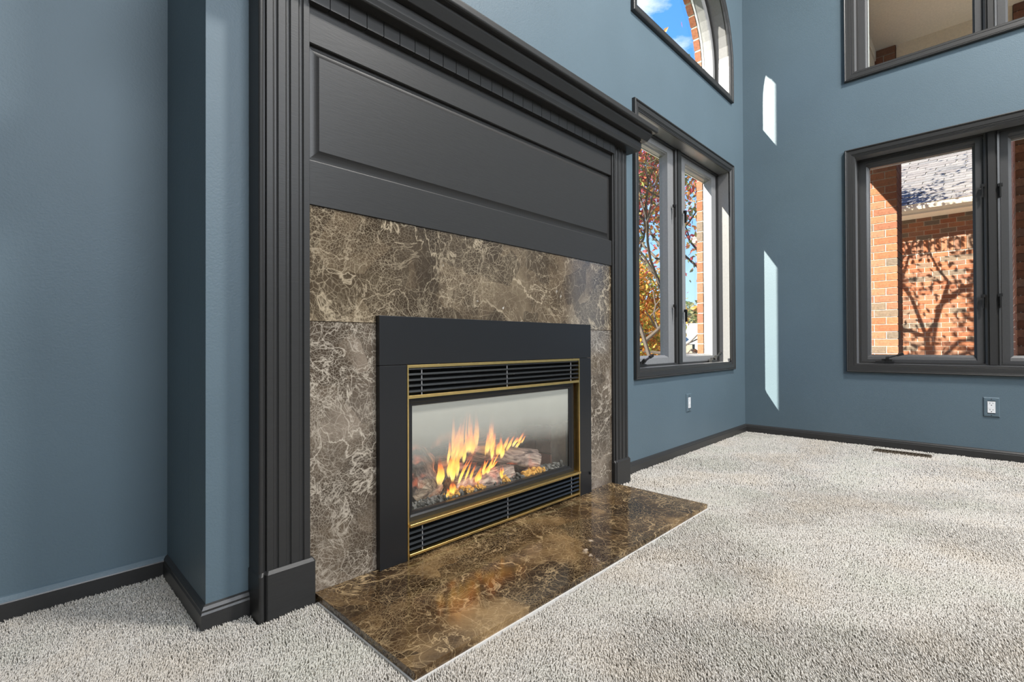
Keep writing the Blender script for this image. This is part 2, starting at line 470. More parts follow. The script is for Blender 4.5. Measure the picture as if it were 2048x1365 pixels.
# ------------------------------------------------------------------ builders
LOC = {}
def link(o, parent=None):
    COL.objects.link(o)
    if parent is not None:
        o.parent = parent
        o.matrix_parent_inverse = Matrix.Translation(-wloc(parent))
    return o
def wloc(o):
    return LOC.get(o.name, Vector((0, 0, 0)))
def empty(name, loc, label=None, cat=None, group=None, kind=None, parent=None):
    o = bpy.data.objects.new(name, None)
    o.empty_display_size = 0.1
    link(o, parent)
    o.location = loc
    LOC[o.name] = Vector(loc)
    return tag(o, label, cat, group, kind)
def tag(o, label=None, cat=None, group=None, kind=None):
    if label: o['label'] = label
    if cat: o['category'] = cat
    if group: o['group'] = group
    if kind: o['kind'] = kind
    return o
def mk(name, verts, faces, mat, parent=None, smooth=False, origin=None, fix=True):
    me = bpy.data.meshes.new(name)
    if origin is not None:
        ox = Vector(origin)
        verts = [tuple(Vector(v) - ox) for v in verts]
    me.from_pydata([tuple(v) for v in verts], [], faces)
    me.materials.append(MAT[mat] if isinstance(mat, str) else mat)
    if fix:
        bm = bmesh.new(); bm.from_mesh(me)
        bmesh.ops.recalc_face_normals(bm, faces=bm.faces)
        bm.to_mesh(me); bm.free()
    if smooth:
        me.polygons.foreach_set('use_smooth', [True] * len(me.polygons))
    o = bpy.data.objects.new(name, me)
    link(o, parent)
    if origin is not None:
        o.location = origin
    LOC[o.name] = Vector(origin) if origin is not None else Vector((0, 0, 0))
    return o
def boxvf(x0, x1, y0, y1, z0, z1, base=0):
    v = [(x0, y0, z0), (x1, y0, z0), (x1, y1, z0), (x0, y1, z0), (x0, y0, z1), (x1, y0, z1), (x1, y1, z1), (x0, y1, z1)]
    f = [(0, 3, 2, 1), (4, 5, 6, 7), (0, 1, 5, 4), (1, 2, 6, 5), (2, 3, 7, 6), (3, 0, 4, 7)]
    return v, [tuple(i + base for i in q) for q in f]
def box(name, x0, x1, y0, y1, z0, z1, mat, parent=None, bevel=0.0, seg=2):
    v, f = boxvf(x0, x1, y0, y1, z0, z1)
    c = ((x0 + x1) / 2, (y0 + y1) / 2, (z0 + z1) / 2)
    o = mk(name, v, f, mat, parent, origin=c)
    if bevel:
        bm = bmesh.new(); bm.from_mesh(o.data)
        bmesh.ops.bevel(bm, geom=list(bm.edges), offset=bevel, segments=seg, affect='EDGES', profile=0.5)
        bm.to_mesh(o.data); bm.free()
    return o
def multibox(name, boxes, mat, parent=None):
    V, F = [], []
    for b in boxes:
        v, f = boxvf(*b, base=len(V)); V += v; F += f
    return mk(name, V, F, mat, parent)
def prism(name, poly, h0, h1, fn, mat, parent=None, smooth=False):
    """poly 2D, extruded from h0 to h1, fn(a,b,h)->xyz"""
    n = len(poly)
    V = [fn(a, b, h0) for a, b in poly] + [fn(a, b, h1) for a, b in poly]
    F = [tuple(range(n)), tuple(range(2 * n - 1, n - 1, -1))]
    F += [(i, (i + 1) % n, n + (i + 1) % n, n + i) for i in range(n)]
    return mk(name, V, F, mat, parent, smooth)
def offset_path(path, d, closed):
    n = len(path)
    out = []
    for i in range(n):
        p = Vector(path[i])
        if closed or 0 < i < n - 1:
            a = Vector(path[(i - 1) % n]); b = Vector(path[(i + 1) % n])
            d1 = (p - a).normalized(); d2 = (b - p).normalized()
            n1 = Vector((-d1.y, d1.x)); n2 = Vector((-d2.y, d2.x))
            mdir = (n1 + n2)
            k = d / max(0.2, (1 + n1.dot(n2)))
            out.append(p + mdir * k)
        else:
            q = Vector(path[i + 1]) - p if i == 0 else p - Vector(path[i - 1])
            q.normalize()
            out.append(p + Vector((-q.y, q.x)) * d)
    return out
def sweep(name, path, profile, fn, mat, parent=None, closed=True, close_profile=True):
    """path counter-clockwise 2D; profile (inward offset, height); fn(s,t,h)->xyz"""
    m = len(profile); n = len(path)
    V = []
    rows = []
    for off, h in profile:
        pts = offset_path(path, off, closed)
        rows.append(len(V))
        V += [fn(p.x, p.y, h) for p in pts]
    F = []
    for j in range(m if close_profile else m - 1):
        a, b = rows[j], rows[(j + 1) % m]
        for i in range(n if closed else n - 1):
            k = (i + 1) % n
            F.append((a + i, a + k, b + k, b + i))
    if not closed:
        F.append(tuple(r for r in rows)); F.append(tuple(r + n - 1 for r in reversed(rows)))
    return mk(name, V, F, mat, parent)
def holed_wall(name, outer, holes, fn, thick, mat, kind='structure', parent=None):
    bm = bmesh.new()
    for loop in [outer] + holes:
        vs_ = [bm.verts.new((a, b, 0)) for a, b in loop]
        for i in range(len(vs_)):
            bm.edges.new((vs_[i], vs_[(i + 1) % len(vs_)]))
    bmesh.ops.triangle_fill(bm, use_beauty=True, use_dissolve=False, edges=list(bm.edges))
    res = bmesh.ops.extrude_face_region(bm, geom=list(bm.faces))
    for v in res['geom']:
        if isinstance(v, bmesh.types.BMVert):
            v.co.z = 1.0
    for v in bm.verts:
        v.co = Vector(fn(v.co.x, v.co.y, -thick * v.co.z))
    bmesh.ops.recalc_face_normals(bm, faces=list(bm.faces))
    me = bpy.data.meshes.new(name); bm.to_mesh(me); bm.free()
    me.materials.append(MAT[mat])
    o = bpy.data.objects.new(name, me); link(o, parent)
    if kind: o['kind'] = kind
    return o
MESH = {}
def unit_mesh(name, lx, ly, lz, mat):
    k = (name, round(lx, 4), round(ly, 4), round(lz, 4), mat)
    if k not in MESH:
        me = bpy.data.meshes.new(name)
        v, f = boxvf(-lx / 2, lx / 2, -ly / 2, ly / 2, -lz / 2, lz / 2)
        me.from_pydata(v, [], f)
        me.materials.append(MAT[mat])
        MESH[k] = me
    return MESH[k]
def piece(name, cx, cy, cz, lx, ly, lz, mat, parent, rot=None):
    o = bpy.data.objects.new(name, unit_mesh(name, lx, ly, lz, mat))
    link(o, parent)
    o.location = (cx, cy, cz)
    if rot: o.rotation_euler = rot
    return o
def arch_path(x0, x1, z0, zs, n=20):
    r = (x1 - x0) / 2; cx = (x0 + x1) / 2
    p = [(x0, z0), (x1, z0)]
    for i in range(n + 1):
        a = math.pi * i / n
        p.append((cx + r * math.cos(a), zs + r * math.sin(a)))
    return p
def rect(x0, x1, z0, z1):
    return [(x0, z0), (x1, z0), (x1, z1), (x0, z1)]

# ================================================================== ROOM SHELL
YW, XR, YL, XC = 1.370, 4.030, 1.785, 0.335     # fireplace wall, right wall, recessed wall, chase corner
ROOM_X0, ROOM_Y0, ROOM_Z1 = -3.2, -4.2, 5.2
FW = lambda s, t, h: (s, YW - h, t)              # fireplace wall: h towards the room
RWm = lambda s, t, h: (XR - h, -s, t)            # right wall, s = -y  (counter-clockwise seen from the room)

W1 = (2.347, 3.785, 0.493, 2.018)                # lower window, outer edge of its casing
WA = (2.340, 3.787, 2.490, 2.750)                # arch: x0 x1 sill springline
W3 = (-0.699, 0.747, 0.488, 2.012)               # right wall, in s = -y
W4 = (-0.697, 0.747, 2.483, 3.700)
CW = 0.058                                       # casing width
def inset(w, d): return (w[0] + d, w[1] - d, w[2] + d, w[3] - d)
O1 = inset(W1, CW); O3 = inset(W3, CW); O4 = inset(W4, CW)
OA = (WA[0] + CW, WA[1] - CW, WA[2] + CW, WA[3])

floor = box('floor', ROOM_X0, 4.26, ROOM_Y0, 1.62, -0.25, -0.010, 'carpet_base'); tag(floor, kind='structure')
floor2 = box('floor_alcove', ROOM_X0, 0.45, 1.62, 1.95, -0.25, -0.010, 'carpet_base'); tag(floor2, kind='structure')
holed_wall('wall_front', rect(XC, XR + 0.001, -0.06, ROOM_Z1),
           [rect(*inset(O1, -0.012)), arch_path(OA[0] - 0.012, OA[1] + 0.012, OA[2] - 0.012, OA[3]), rect(0.85, 1.76, 0.0, 0.63)], FW, 0.16, 'blue')
box('wall_chase', XC, XC + 0.1, YW + 0.161, YL, -0.06, ROOM_Z1, 'blue')['kind'] = 'structure'
box('wall_left', ROOM_X0, XC + 0.1, YL, YL + 0.12, -0.06, ROOM_Z1, 'blue')['kind'] = 'structure'
# the chase corner: the return face from the fireplace wall back to the recess
holed_wall('wall_right', rect(-YW, -ROOM_Y0, -0.06, ROOM_Z1), [rect(*inset(O3, -0.012)), rect(*inset(O4, -0.012))], RWm, 0.16, 'blue')
box('wall_side', ROOM_X0 - 0.12, ROOM_X0, ROOM_Y0, YL + 0.12, -0.06, ROOM_Z1, 'rear')['kind'] = 'structure'
holed_wall('wall_rear', [(-4.03, -0.06), (3.2, -0.06), (3.2, ROOM_Z1), (-4.03, ROOM_Z1)], [rect(-2.4, 0.8, 2.5, 4.8)],
           lambda s, t, h: (-s, ROOM_Y0 + h, t), 0.16, 'rear')
box('ceiling', ROOM_X0 - 0.12, 4.26, ROOM_Y0 - 0.16, YL + 0.12, ROOM_Z1, ROOM_Z1 + 0.1, 'ceiling')['kind'] = 'structure'

# unseen rear window, added to house the fill light
w5 = empty('added_fill_window', (0.8, ROOM_Y0, 2.5), kind='structure')
w5['label'] = 'unseen window added around the rear fill light'
sweep('frame', rect(-0.8, 2.4, 2.5, 4.8), [(0, 0.02), (0.07, 0.02), (0.07, -0.1), (0, -0.1)], lambda s, t, h: (s, ROOM_Y0 + h, t), 'char', w5)
box('pane', -0.73, 2.33, ROOM_Y0 - 0.06, ROOM_Y0 - 0.054, 2.57, 4.73, 'pane', w5)
# ceiling fixture
lamp = empty('ceiling_lamp', (2.4, -1.15, ROOM_Z1), 'round flush ceiling lamp high above the room', 'lamp')
def lathe(name, prof, c, mat, parent, seg=32):
    V, F = [], []
    for r_, z in prof:
        for i in range(seg):
            a = 2 * math.pi * i / seg
            V.append((c[0] + r_ * math.cos(a), c[1] + r_ * math.sin(a), c[2] + z))
    for j in range(len(prof) - 1):
        for i in range(seg):
            k = (i + 1) % seg
            F.append((j * seg + i, j * seg + k, (j + 1) * seg + k, (j + 1) * seg + i))
    return mk(name, V, F, mat, parent, smooth=True)
lathe('canopy', [(0.06, 0), (0.06, -0.03), (0.02, -0.05), (0.02, -0.33), (0.29, -0.34), (0.30, -0.36), (0.30, -0.38), (0.0, -0.37)], (2.4, -1.15, ROOM_Z1), 'darkmetal', lamp)

# baseboards
def baseboard(name, poly_pts, fn, h0, h1, mat='char'):
    o = prism(name, poly_pts, h0, h1, fn, mat); o['kind'] = 'structure'; return o
BP = [(0, -0.03), (0.013, -0.03), (0.013, 0.036), (0.0105, 0.041), (0.0105, 0.046), (0.006, 0.053), (0, 0.056)]
baseboard('baseboard_front', BP, lambda a, b, h: (h, YW - a, b), 2.166, XR)
sweep('baseboard_chase', [(XC, YL), (XC, YW), (0.4315, YW)], [(-a, b) for a, b in BP], lambda s, t, h: (s, t, h), 'char', closed=False)['kind'] = 'structure'
baseboard('baseboard_right', BP, lambda a, b, h: (XR - a, h, b), ROOM_Y0, YW)
bl = baseboard('baseboard_left', [(0, -0.03), (0.013, -0.03), (0.013, 0.040), (0.0115, 0.043), (0, 0.043)], lambda a, b, h: (h, YL - a, b), ROOM_X0, XC)
cap = prism('cap_moulding', [(0, 0.043), (0.0115, 0.043), (0.0095, 0.049), (0.005, 0.055), (0, 0.057)], ROOM_X0, XC, lambda a, b, h: (h, YL - a, b), 'blue', bl)
cap['label'] = 'blue painted top moulding'

# ================================================================== WINDOWS
CASING = [(0, -0.002), (0, 0.015), (0.002, 0.020), (0.006, 0.022), (0.010, 0.020), (0.0115, 0.016), (0.0135, 0.0185), (0.0155, 0.0165),
          (0.038, 0.0145), (0.040, 0.011), (0.044, 0.012), (0.046, 0.009), (0.052, 0.0085), (0.054, 0.006), (0.058, 0.006), (0.058, -0.002)]
def crank(name, c, along, out, parent):
    """folding crank operator on the sill: base, cover, arm and knob"""
    c, a, o = Vector(c), Vector(along), Vector(out)
    z = Vector((0, 0, 1))
    def bx(V, F, cen, ax, lx, ly, lz, taper=1.0):
        ax = ax.normalized(); b2 = z.cross(ax)
        if b2.length < 0.1: b2 = a
        b2.normalize(); c2 = ax.cross(b2)
        base = len(V)
        for sx in (-1, 1):
            k = 1.0 if sx < 0 else taper
            for sy, sz in ((-1, -1), (1, -1), (1, 1), (-1, 1)):
                V.append(tuple(cen + ax * sx * lx / 2 + b2 * sy * ly / 2 * k + c2 * sz * lz / 2 * k))
        F += [tuple(base + i for i in q) for q in ((0, 1, 2, 3), (7, 6, 5, 4), (0, 4, 5, 1), (1, 5, 6, 2), (2, 6, 7, 3), (3, 7, 4, 0))]
    V, F = [], []
    bx(V, F, c + z * 0.009, a, 0.10, 0.030, 0.018, 0.75)
    bx(V, F, c + z * 0.022 + a * 0.01, a, 0.055, 0.022, 0.02, 0.6)
    bx(V, F, c + z * 0.030 + a * 0.015 + o * 0.012, z + o * 0.8, 0.03, 0.018, 0.018)
    p0 = c + z * 0.036 + a * 0.01 + o * 0.022
    p1 = p0 + a * 0.062 + z * 0.020
    bx(V, F, (p0 + p1) / 2, p1 - p0, (p1 - p0).length, 0.013, 0.008, 0.8)
    bx(V, F, p1 + a * 0.012 + z * 0.004, a + z * 0.35, 0.036, 0.014, 0.014, 1.15)
    ob = mk(name, V, F, 'darkmetal', parent)
    return ob
def lock(name, c, out, parent):
    """slim sash lock: plate and lever"""
    x, y, z = c
    o = Vector(out)
    t = Vector((0, 0, 1)).cross(o)
    V, F = [], []
    def add(cc, ht, w, d):
        base = len(V)
        for so in (0, 1):
            for sa, sz in ((-1, -1), (1, -1), (1, 1), (-1, 1)):
                V.append(tuple(Vector(cc) + o * d * so + t * sa * w / 2 + Vector((0, 0, sz * ht / 2))))
        F.extend(tuple(base + i for i in q) for q in ((3, 2, 1, 0), (4, 5, 6, 7), (0, 1, 5, 4), (1, 2, 6, 5), (2, 3, 7, 6), (3, 0, 4, 7)))
    add((x, y, z), 0.018, 0.020, 0.016)
    add(tuple(Vector((x, y, z - 0.035)) + o * 0.004), 0.075, 0.007, 0.014)
    return mk(name, V, F, 'darkmetal', parent)

def casement(name, W, O, fn, n_room, parent_loc, sash_mat, label, locks, cranks, mull=0.088, stile=0.080, rail=0.050):
    w = empty(name, parent_loc, kind='structure')
    w['label'] = label
    sweep('casing', rect(*W), CASING, fn, 'char', w)
    sweep('jamb', rect(*O), [(0.0, 0.004), (0.0, -0.088), (-0.014, -0.088), (-0.014, 0.0), (-0.002, 0.004)], fn, 'jamb', w)
    sweep('frame', rect(*O), [(-0.012, -0.078), (0.010, -0.078), (0.012, -0.092), (0.004, -0.096), (0.004, -0.17), (-0.012, -0.17)], fn, 'char', w)
    s0, s1, t0, t1 = O
    mid = (s0 + s1) / 2
    hm = mull / 2
    mul = [(-hm - 0.018, -0.172), (-hm - 0.018, -0.152), (-hm, -0.152), (-hm, -0.080), (-hm + 0.010, -0.074), (-hm + 0.012, -0.080), (-hm + 0.020, -0.080), (-hm + 0.020, -0.070),
           (hm - 0.020, -0.070), (hm - 0.020, -0.080), (hm - 0.012, -0.080), (hm - 0.010, -0.074), (hm, -0.080), (hm, -0.150), (hm + 0.018, -0.150), (hm + 0.018, -0.172)]
    prism('mullion', mul, t0 + 0.004, t1 - 0.004, lambda a, b, h: fn(mid + a, h, b), 'char', w)
    SP = [(0, -0.094), (stile - 0.022, -0.094), (stile - 0.020, -0.099), (stile - 0.012, -0.104), (stile - 0.010, -0.112),
          (stile, -0.122), (stile, -0.150), (0, -0.150)]
    sashes = []
    for k, (a, b) in enumerate(((s0 + 0.012, mid - hm - 0.002), (mid + hm + 0.002, s1 - 0.012))):
        rc = rect(a, b, t0 + 0.012, t1 - 0.012)
        # stiles are wider than the rails: sweep with the rail width, then thicken the stiles
        kf = rail / stile
        so = sweep('sash', rc, [(o_ * kf, h_) for o_, h_ in SP], fn, sash_mat, w)
        for e0, e1 in ((a, a + stile), (b - stile, b)):
            prism('stile', [(e0, -0.0935), (e1, -0.0935), (e1, -0.1505), (e0, -0.1505)], t0 + 0.0125, t1 - 0.0125,
                  lambda p, q, h: fn(p, h, q), sash_mat, so)
        g0, g1 = a + stile - 0.004, b - stile + 0.004
        V = [fn(g0, t0 + rail, -0.128), fn(g1, t0 + rail, -0.128), fn(g1, t1 - rail, -0.128), fn(g0, t1 - rail, -0.128),
             fn(g0, t0 + rail, -0.132), fn(g1, t0 + rail, -0.132), fn(g1, t1 - rail, -0.132), fn(g0, t1 - rail, -0.132)]
        mk('pane', V, [(0, 1, 2, 3), (7, 6, 5, 4), (0, 4, 5, 1), (1, 5, 6, 2), (2, 6, 7, 3), (3, 7, 4, 0)], 'pane', so)
        sashes.append(so)
    # exterior brick mould, white
    sweep('brick_mould', rect(*O), [(-0.014, -0.150), (0.012, -0.150), (0.012, -0.158), (0.060, -0.160), (0.060, -0.168), (-0.014, -0.168)], fn, 'white', w)
    for (s, t) in locks:
        lock('lock_lever', fn(s, t, -0.080), n_room, w)
    for s, dirn in cranks:
        al = Vector(fn(1, 0, 0)) - Vector(fn(0, 0, 0))
        crank('crank_handle', fn(s, t0 + 0.002, -0.062), al * dirn, n_room, w)
    return w

casement('window_1', W1, O1, FW, (0, -1, 0), (3.066, YW, W1[2]), 'sash', 'double casement window with charcoal casing beside the fireplace mantel',
         [(2.99, 1.575), (3.145, 1.565), (2.99, 0.93), (3.145, 0.905)], [(2.53, 1), (3.56, 1)])
casement('window_3', W3, O3, RWm, (-1, 0, 0), (XR, -0.024, W3[2]), 'sash_dark', 'lower double casement window on the right wall',
         [(-0.016, 1.634), (0.061, 1.622), (-0.019, 0.966), (0.056, 0.967)], [(-0.495, 1), (0.55, -1)], mull=0.070, stile=0.034, rail=0.048)
casement('window_4', W4, O4, RWm, (-1, 0, 0), (XR, -0.024, W4[2]), 'sash_dark', 'upper double window on the right wall under the porch soffit',
         [], [], mull=0.060, stile=0.034, rail=0.045)
# arch window
w2 = empty('window_2', (3.063, YW, WA[2]), kind='structure')
w2['label'] = 'arched window high on the fireplace wall'
ap = arch_path(*WA, n=28)
AO = arch_path(*OA, n=28)
sweep('casing', ap, CASING, FW, 'char', w2)
sweep('jamb', AO, [(0, 0.004), (0, -0.088), (-0.014, -0.088), (-0.014, 0.0)], FW, 'jamb', w2)
sweep('frame', AO, [(-0.012, -0.080), (0.014, -0.080), (0.016, -0.092), (-0.012, -0.092)], FW, 'char', w2)
so = sweep('sash', AO, [(0.004, -0.092), (0.050, -0.092), (0.056, -0.100), (0.056, -0.150), (0.004, -0.150)], FW, 'sash', w2)
pp = [(p.x, p.y) for p in offset_path(AO, 0.053, True)]
prism('pane', pp, -0.128, -0.132, lambda a, b, h: FW(a, b, h), 'pane', so)
sweep('brick_mould', AO, [(-0.014, -0.150), (0.040, -0.150), (0.060, -0.158), (0.060, -0.168), (-0.014, -0.168)], FW, 'white', w2)

# ================================================================== WALL PLATES, REGISTER
def outlet(name, fn, cs, ct, label):
    o = empty(name, fn(cs, ct, 0), label, 'outlet')
    pl = sweep('plate', rect(cs - 0.0349, cs + 0.0349, ct - 0.057, ct + 0.057), [(0, -0.001), (0, 0.003), (0.004, 0.0065), (0.018, 0.007), (0.018, -0.001)], fn, 'plate', o)
    V = []
    def bx(a0, a1, b0, b1, h0, h1, nm, mt, par):
        v = [fn(a, b, h) for h in (h0, h1) for a, b in ((a0, b0), (a1, b0), (a1, b1), (a0, b1))]
        return mk(nm, v, [(3, 2, 1, 0), (4, 5, 6, 7), (0, 1, 5, 4), (1, 2, 6, 5), (2, 3, 7, 6), (3, 0, 4, 7)], mt, par)
    rc_ = bx(cs - 0.0166, cs + 0.0166, ct - 0.0335, ct + 0.0335, -0.001, 0.0085, 'receptacle', 'plastic', o)
    for dz in (-0.019, 0.019):
        for dx, hgt in ((-0.0065, 0.008), (0.0065, 0.0065)):
            bx(cs + dx - 0.0010, cs + dx + 0.0010, ct + dz + 0.004 - hgt / 2, ct + dz + 0.004 + hgt / 2, 0.008, 0.0088, 'slot', 'slot', rc_)
        bx(cs - 0.0024, cs + 0.0024, ct + dz - 0.0095, ct + dz - 0.005, 0.008, 0.0088, 'ground_hole', 'slot', rc_)
    for dz in (-0.0475, 0.0475):
        bx(cs - 0.0022, cs + 0.0022, ct + dz - 0.0022, ct + dz + 0.0022, 0.006, 0.0074, 'screw', 'slot', o)
    return o
outlet('wall_outlet', RWm, 0.012, 0.305, 'white duplex outlet in a blue plate under the right wall window')
outlet('wall_outlet', FW, 3.015, 0.311, 'white outlet in a blue plate under the window beside the fireplace')

reg = empty('floor_register', (3.868, 0.39, 0), 'brown metal floor register let into the carpet below the right wall window', 'vent')
sweep('frame', rect(3.828, 3.908, 0.250, 0.530), [(0, -0.012), (0, 0.003), (0.004, 0.005), (0.013, 0.005), (0.013, -0.012)], lambda s, t, h: (s, t, h), 'bronze', reg)
box('damper_box', 3.840, 3.896, 0.262, 0.518, -0.0100, -0.008, 'black_gap', reg)
for i in range(15):
    piece('fin', 3.868, 0.271 + i * 0.017, -0.001, 0.056, 0.004, 0.010, 'bronze', reg, (0.5, 0, 0))

# ================================================================== MARBLE SURROUND AND HEARTH
YM, YP, YI = 1.309, 1.296, 1.2885
HZ = 0.018
ms = empty('marble_surround', (1.30, YM, HZ), 'polished brown veined marble slabs framing the fireplace insert', 'marble surround')
o = box('slab', 0.5601, 2.0360, YM, YW - 0.001, 0.7515, 1.0660, 'marble_top', ms, bevel=0.0008, seg=1); o['label'] = 'long upper marble slab'
o = box('slab', 0.5601, 0.850, YM, YW - 0.001, HZ - 0.004, 0.7500, 'marble_l', ms, bevel=0.0008, seg=1); o['label'] = 'grey brown slab with pale veins'
o = box('slab', 1.762, 2.0360, YM, YW - 0.001, HZ - 0.004, 0.7500, 'marble_r', ms, bevel=0.0008, seg=1); o['label'] = 'narrow slab with fine crackle veins'
box('slab', 0.851, 1.761, YM, YW - 0.001, 0.632, 0.7500, 'marble_l', ms)
he = empty('marble_hearth', (1.302, 1.07, 0), 'low polished dark brown marble hearth slab on the carpet', 'hearth')
box('slab', 0.577, 2.027, 0.842, YM - 0.0005, -0.002, HZ, 'marble_h', he, bevel=0.0012, seg=2)
multibox('edge_strip', [(0.573, 2.029, 0.8375, 0.8425, -0.009, 0.0005), (0.573, 0.5775, 0.8425, 1.285, -0.009, 0.0005)], 'rawgrout', he)['label'] = 'pale grout strip'

# ================================================================== MANTEL
mt = empty('fireplace_mantel', (1.30, YW, 0), 'tall charcoal painted wooden mantel with fluted pilasters and dentil cornice', 'mantel')
def pilaster_profile(x):
    """polygon in (x, y) ; x = left face"""
    p = [(x, YW - 0.001), (x, YP + 0.006)]
    for i in range(9):                                   # corner bead
        a = math.pi + (math.pi * 1.25) * i / 8
        p.append((x + 0.006 + 0.006 * math.cos(a), YP + 0.006 + 0.006 * math.sin(a)))
    p += [(x + 0.0135, YP + 0.011), (x + 0.0175, YP + 0.010), (x + 0.018, YP + 0.001), (x + 0.019, YP)]
    for f0 in (0.033, 0.0643, 0.0975):
        wd = 0.0140
        for i in range(9):
            a = math.pi - math.pi * i / 8
            p.append((x + f0 + wd / 2 + wd / 2 * math.cos(a), YP + 0.0055 * math.sin(a)))
    p += [(x + 0.1265, YP), (x + 0.1275, YP + 0.001), (x + 0.1275, YW - 0.001)]
    return p
def plinth(x, parent):
    w = 0.140
    P = [(x - 0.002, YW - 0.001), (x - 0.002, YP)]
    for i in range(7):
        a = math.pi + (math.pi * 1.2) * i / 6
        P.append((x + 0.004 + 0.006 * math.cos(a), YP - 0.002 + 0.006 * math.sin(a)))
    P += [(x + 0.0125, YP + 0.004), (x + 0.0155, YP - 0.004), (x + 0.018, YP - 0.007), (x + w - 0.004, YP - 0.007), (x + w - 0.001, YP - 0.0045)]
    P += [(x + w - 0.001, YM), (x + 0.1276, YM), (x + 0.1276, YW - 0.001)] if x < 1 else [(x + w - 0.001, YW - 0.001)]
    cx = x + w / 2
    def fn(a, b, h):
        if h > 0.112:
            b = b + 0.0065 if b < YP + 0.002 else b
            a = a + 0.004 if a < cx else (a - 0.004 if a > x + 0.13 else a)
        return (a, b, h)
    n = len(P)
    hs = (-0.02, 0.112, 0.120)
    V = [fn(a, b, h) for h in hs for a, b in P]
    F = [tuple(range(n)), tuple(range(3 * n - 1, 2 * n - 1, -1))]
    for j in range(2):
        F += [(j * n + i, j * n + (i + 1) % n, (j + 1) * n + (i + 1) % n, (j + 1) * n + i) for i in range(n)]
    mk('plinth', V, F, 'mantel', parent)
for x in (0.4325, 2.036):
    p = prism('pilaster', pilaster_profile(x), 0.10, 1.655, lambda a, b, h: (a, b, h), 'mantel', mt)
    plinth(x, p)
# frieze: two rails, raised and fielded panel
YF = 1.3045
XF0, XF1 = 0.558, 2.038
prism('bottom_rail', [(YW - 0.001, 1.066), (YF + 0.001, 1.066), (YF, 1.067), (YF, 1.1840), (YF + 0.0012, 1.1868), (YF + 0.0045, 1.1885), (YW - 0.001, 1.1885)], XF0, XF1, lambda a, b, h: (h, a, b), 'mantel', mt)
prism('top_rail', [(YW - 0.001, 1.5035), (YF + 0.003, 1.5035), (YF, 1.5055), (YF, 1.66), (YW - 0.001, 1.66)], XF0, XF1, lambda a, b, h: (h, a, b), 'mantel', mt)
PR = [(0, YF + 0.0125)]
for i in range(1, 9):                                    # cove bevel: shallow at the rim, steep at the field
    t = i / 8
    PR.append((0.029 * t, YF + 0.0125 - 0.0095 * (t ** 2.6)))

paths = [offset_path(rect(XF0 + 0.004, XF1 - 0.004, 1.1885, 1.5035), d, True) for d, _ in PR]
V = [(q.x, yv, q.y) for (d, yv), pth in zip(PR, paths) for q in pth]
F = [(j * 4 + i, j * 4 + (i + 1) % 4, (j + 1) * 4 + (i + 1) % 4, (j + 1) * 4 + i) for j in range(len(PR) - 1) for i in range(4)]
F.append(tuple((len(PR) - 1) * 4 + i for i in range(4)))
mk('raised_panel', V, F, 'mantel', mt, fix=False)
me = bpy.data.objects['raised_panel'].data
bm = bmesh.new(); bm.from_mesh(me)
for f in bm.faces:
    if f.normal.y > 0: f.normal_flip()
bm.to_mesh(me); bm.free()
# dentils
pitch = 0.05545
for i in range(27):
    x0 = 0.5581 + i * pitch
    x1 = min(x0 + pitch - 0.0022, XF1)
    piece('dentil', (x0 + x1) / 2, YF - 0.009, 1.632, x1 - x0, 0.020, 0.052, 'mantel', mt)
# cornice with mitred returns (path clockwise round the breast, offset outward)
XL, XRt = 0.4325, 2.1635
cor_path = [(XL, YW - 0.001), (XL, YP), (XRt, YP), (XRt, YW - 0.001)]
def cornice(name, prof):
    sweep(name, cor_path, [(-d, z) for d, z in prof], lambda s, t, h: (s, t, h), 'mantel', mt, closed=False)
def arc(cx, cz, r, a0, a1, n=6):
    return [(cx + r * math.cos(math.radians(a0 + (a1 - a0) * i / n)), cz + r * math.sin(math.radians(a0 + (a1 - a0) * i / n))) for i in range(n + 1)]
cornice('bed_moulding', [(-0.05, 1.653), (0.040, 1.653)] + arc(0.043, 1.659, 0.006, -90, 0) + [(0.0535, 1.672), (0.0545, 1.690), (0.0535, 1.698), (0.050, 1.702), (0.050, 1.709), (-0.05, 1.709)])
cornice('crown_moulding', [(-0.05, 1.704), (0.072, 1.704)] + arc(0.073, 1.7075, 0.004, -90, -20) + [(0.088, 1.726), (0.0925, 1.734), (0.0925, 1.747), (-0.05, 1.747)])
cornice('shelf', [(-0.062, 1.7455), (0.108, 1.7455)] + arc(0.108, 1.7535, 0.007, -90, 0) + arc(0.109, 1.769, 0.006, 0, 90) + [(-0.062, 1.775)])

# ================================================================== FIREPLACE INSERT
fi = empty('fireplace_insert', (1.30, YI, HZ), 'black gas fireplace insert with brass trim and louvred vents', 'fireplace')
YB = YM - 0.0005
def panel(n, x0, x1, z0, z1):
    return box(n, x0, x1, YI, YB, z0, z1, 'black', fi, bevel=0.0012, seg=2)
panel('surround_panel', 0.763, 1.8365, 0.6245, 0.7735)
panel('surround_panel', 0.763, 0.8585, HZ, 0.6230)
pr_ = panel('surround_panel', 1.7485, 1.8365, HZ, 0.6230)
box('switch_knob', 1.8195, 1.8275, YI - 0.006, YI + 0.001, 0.100, 0.112, 'black_gap', pr_, bevel=0.002)
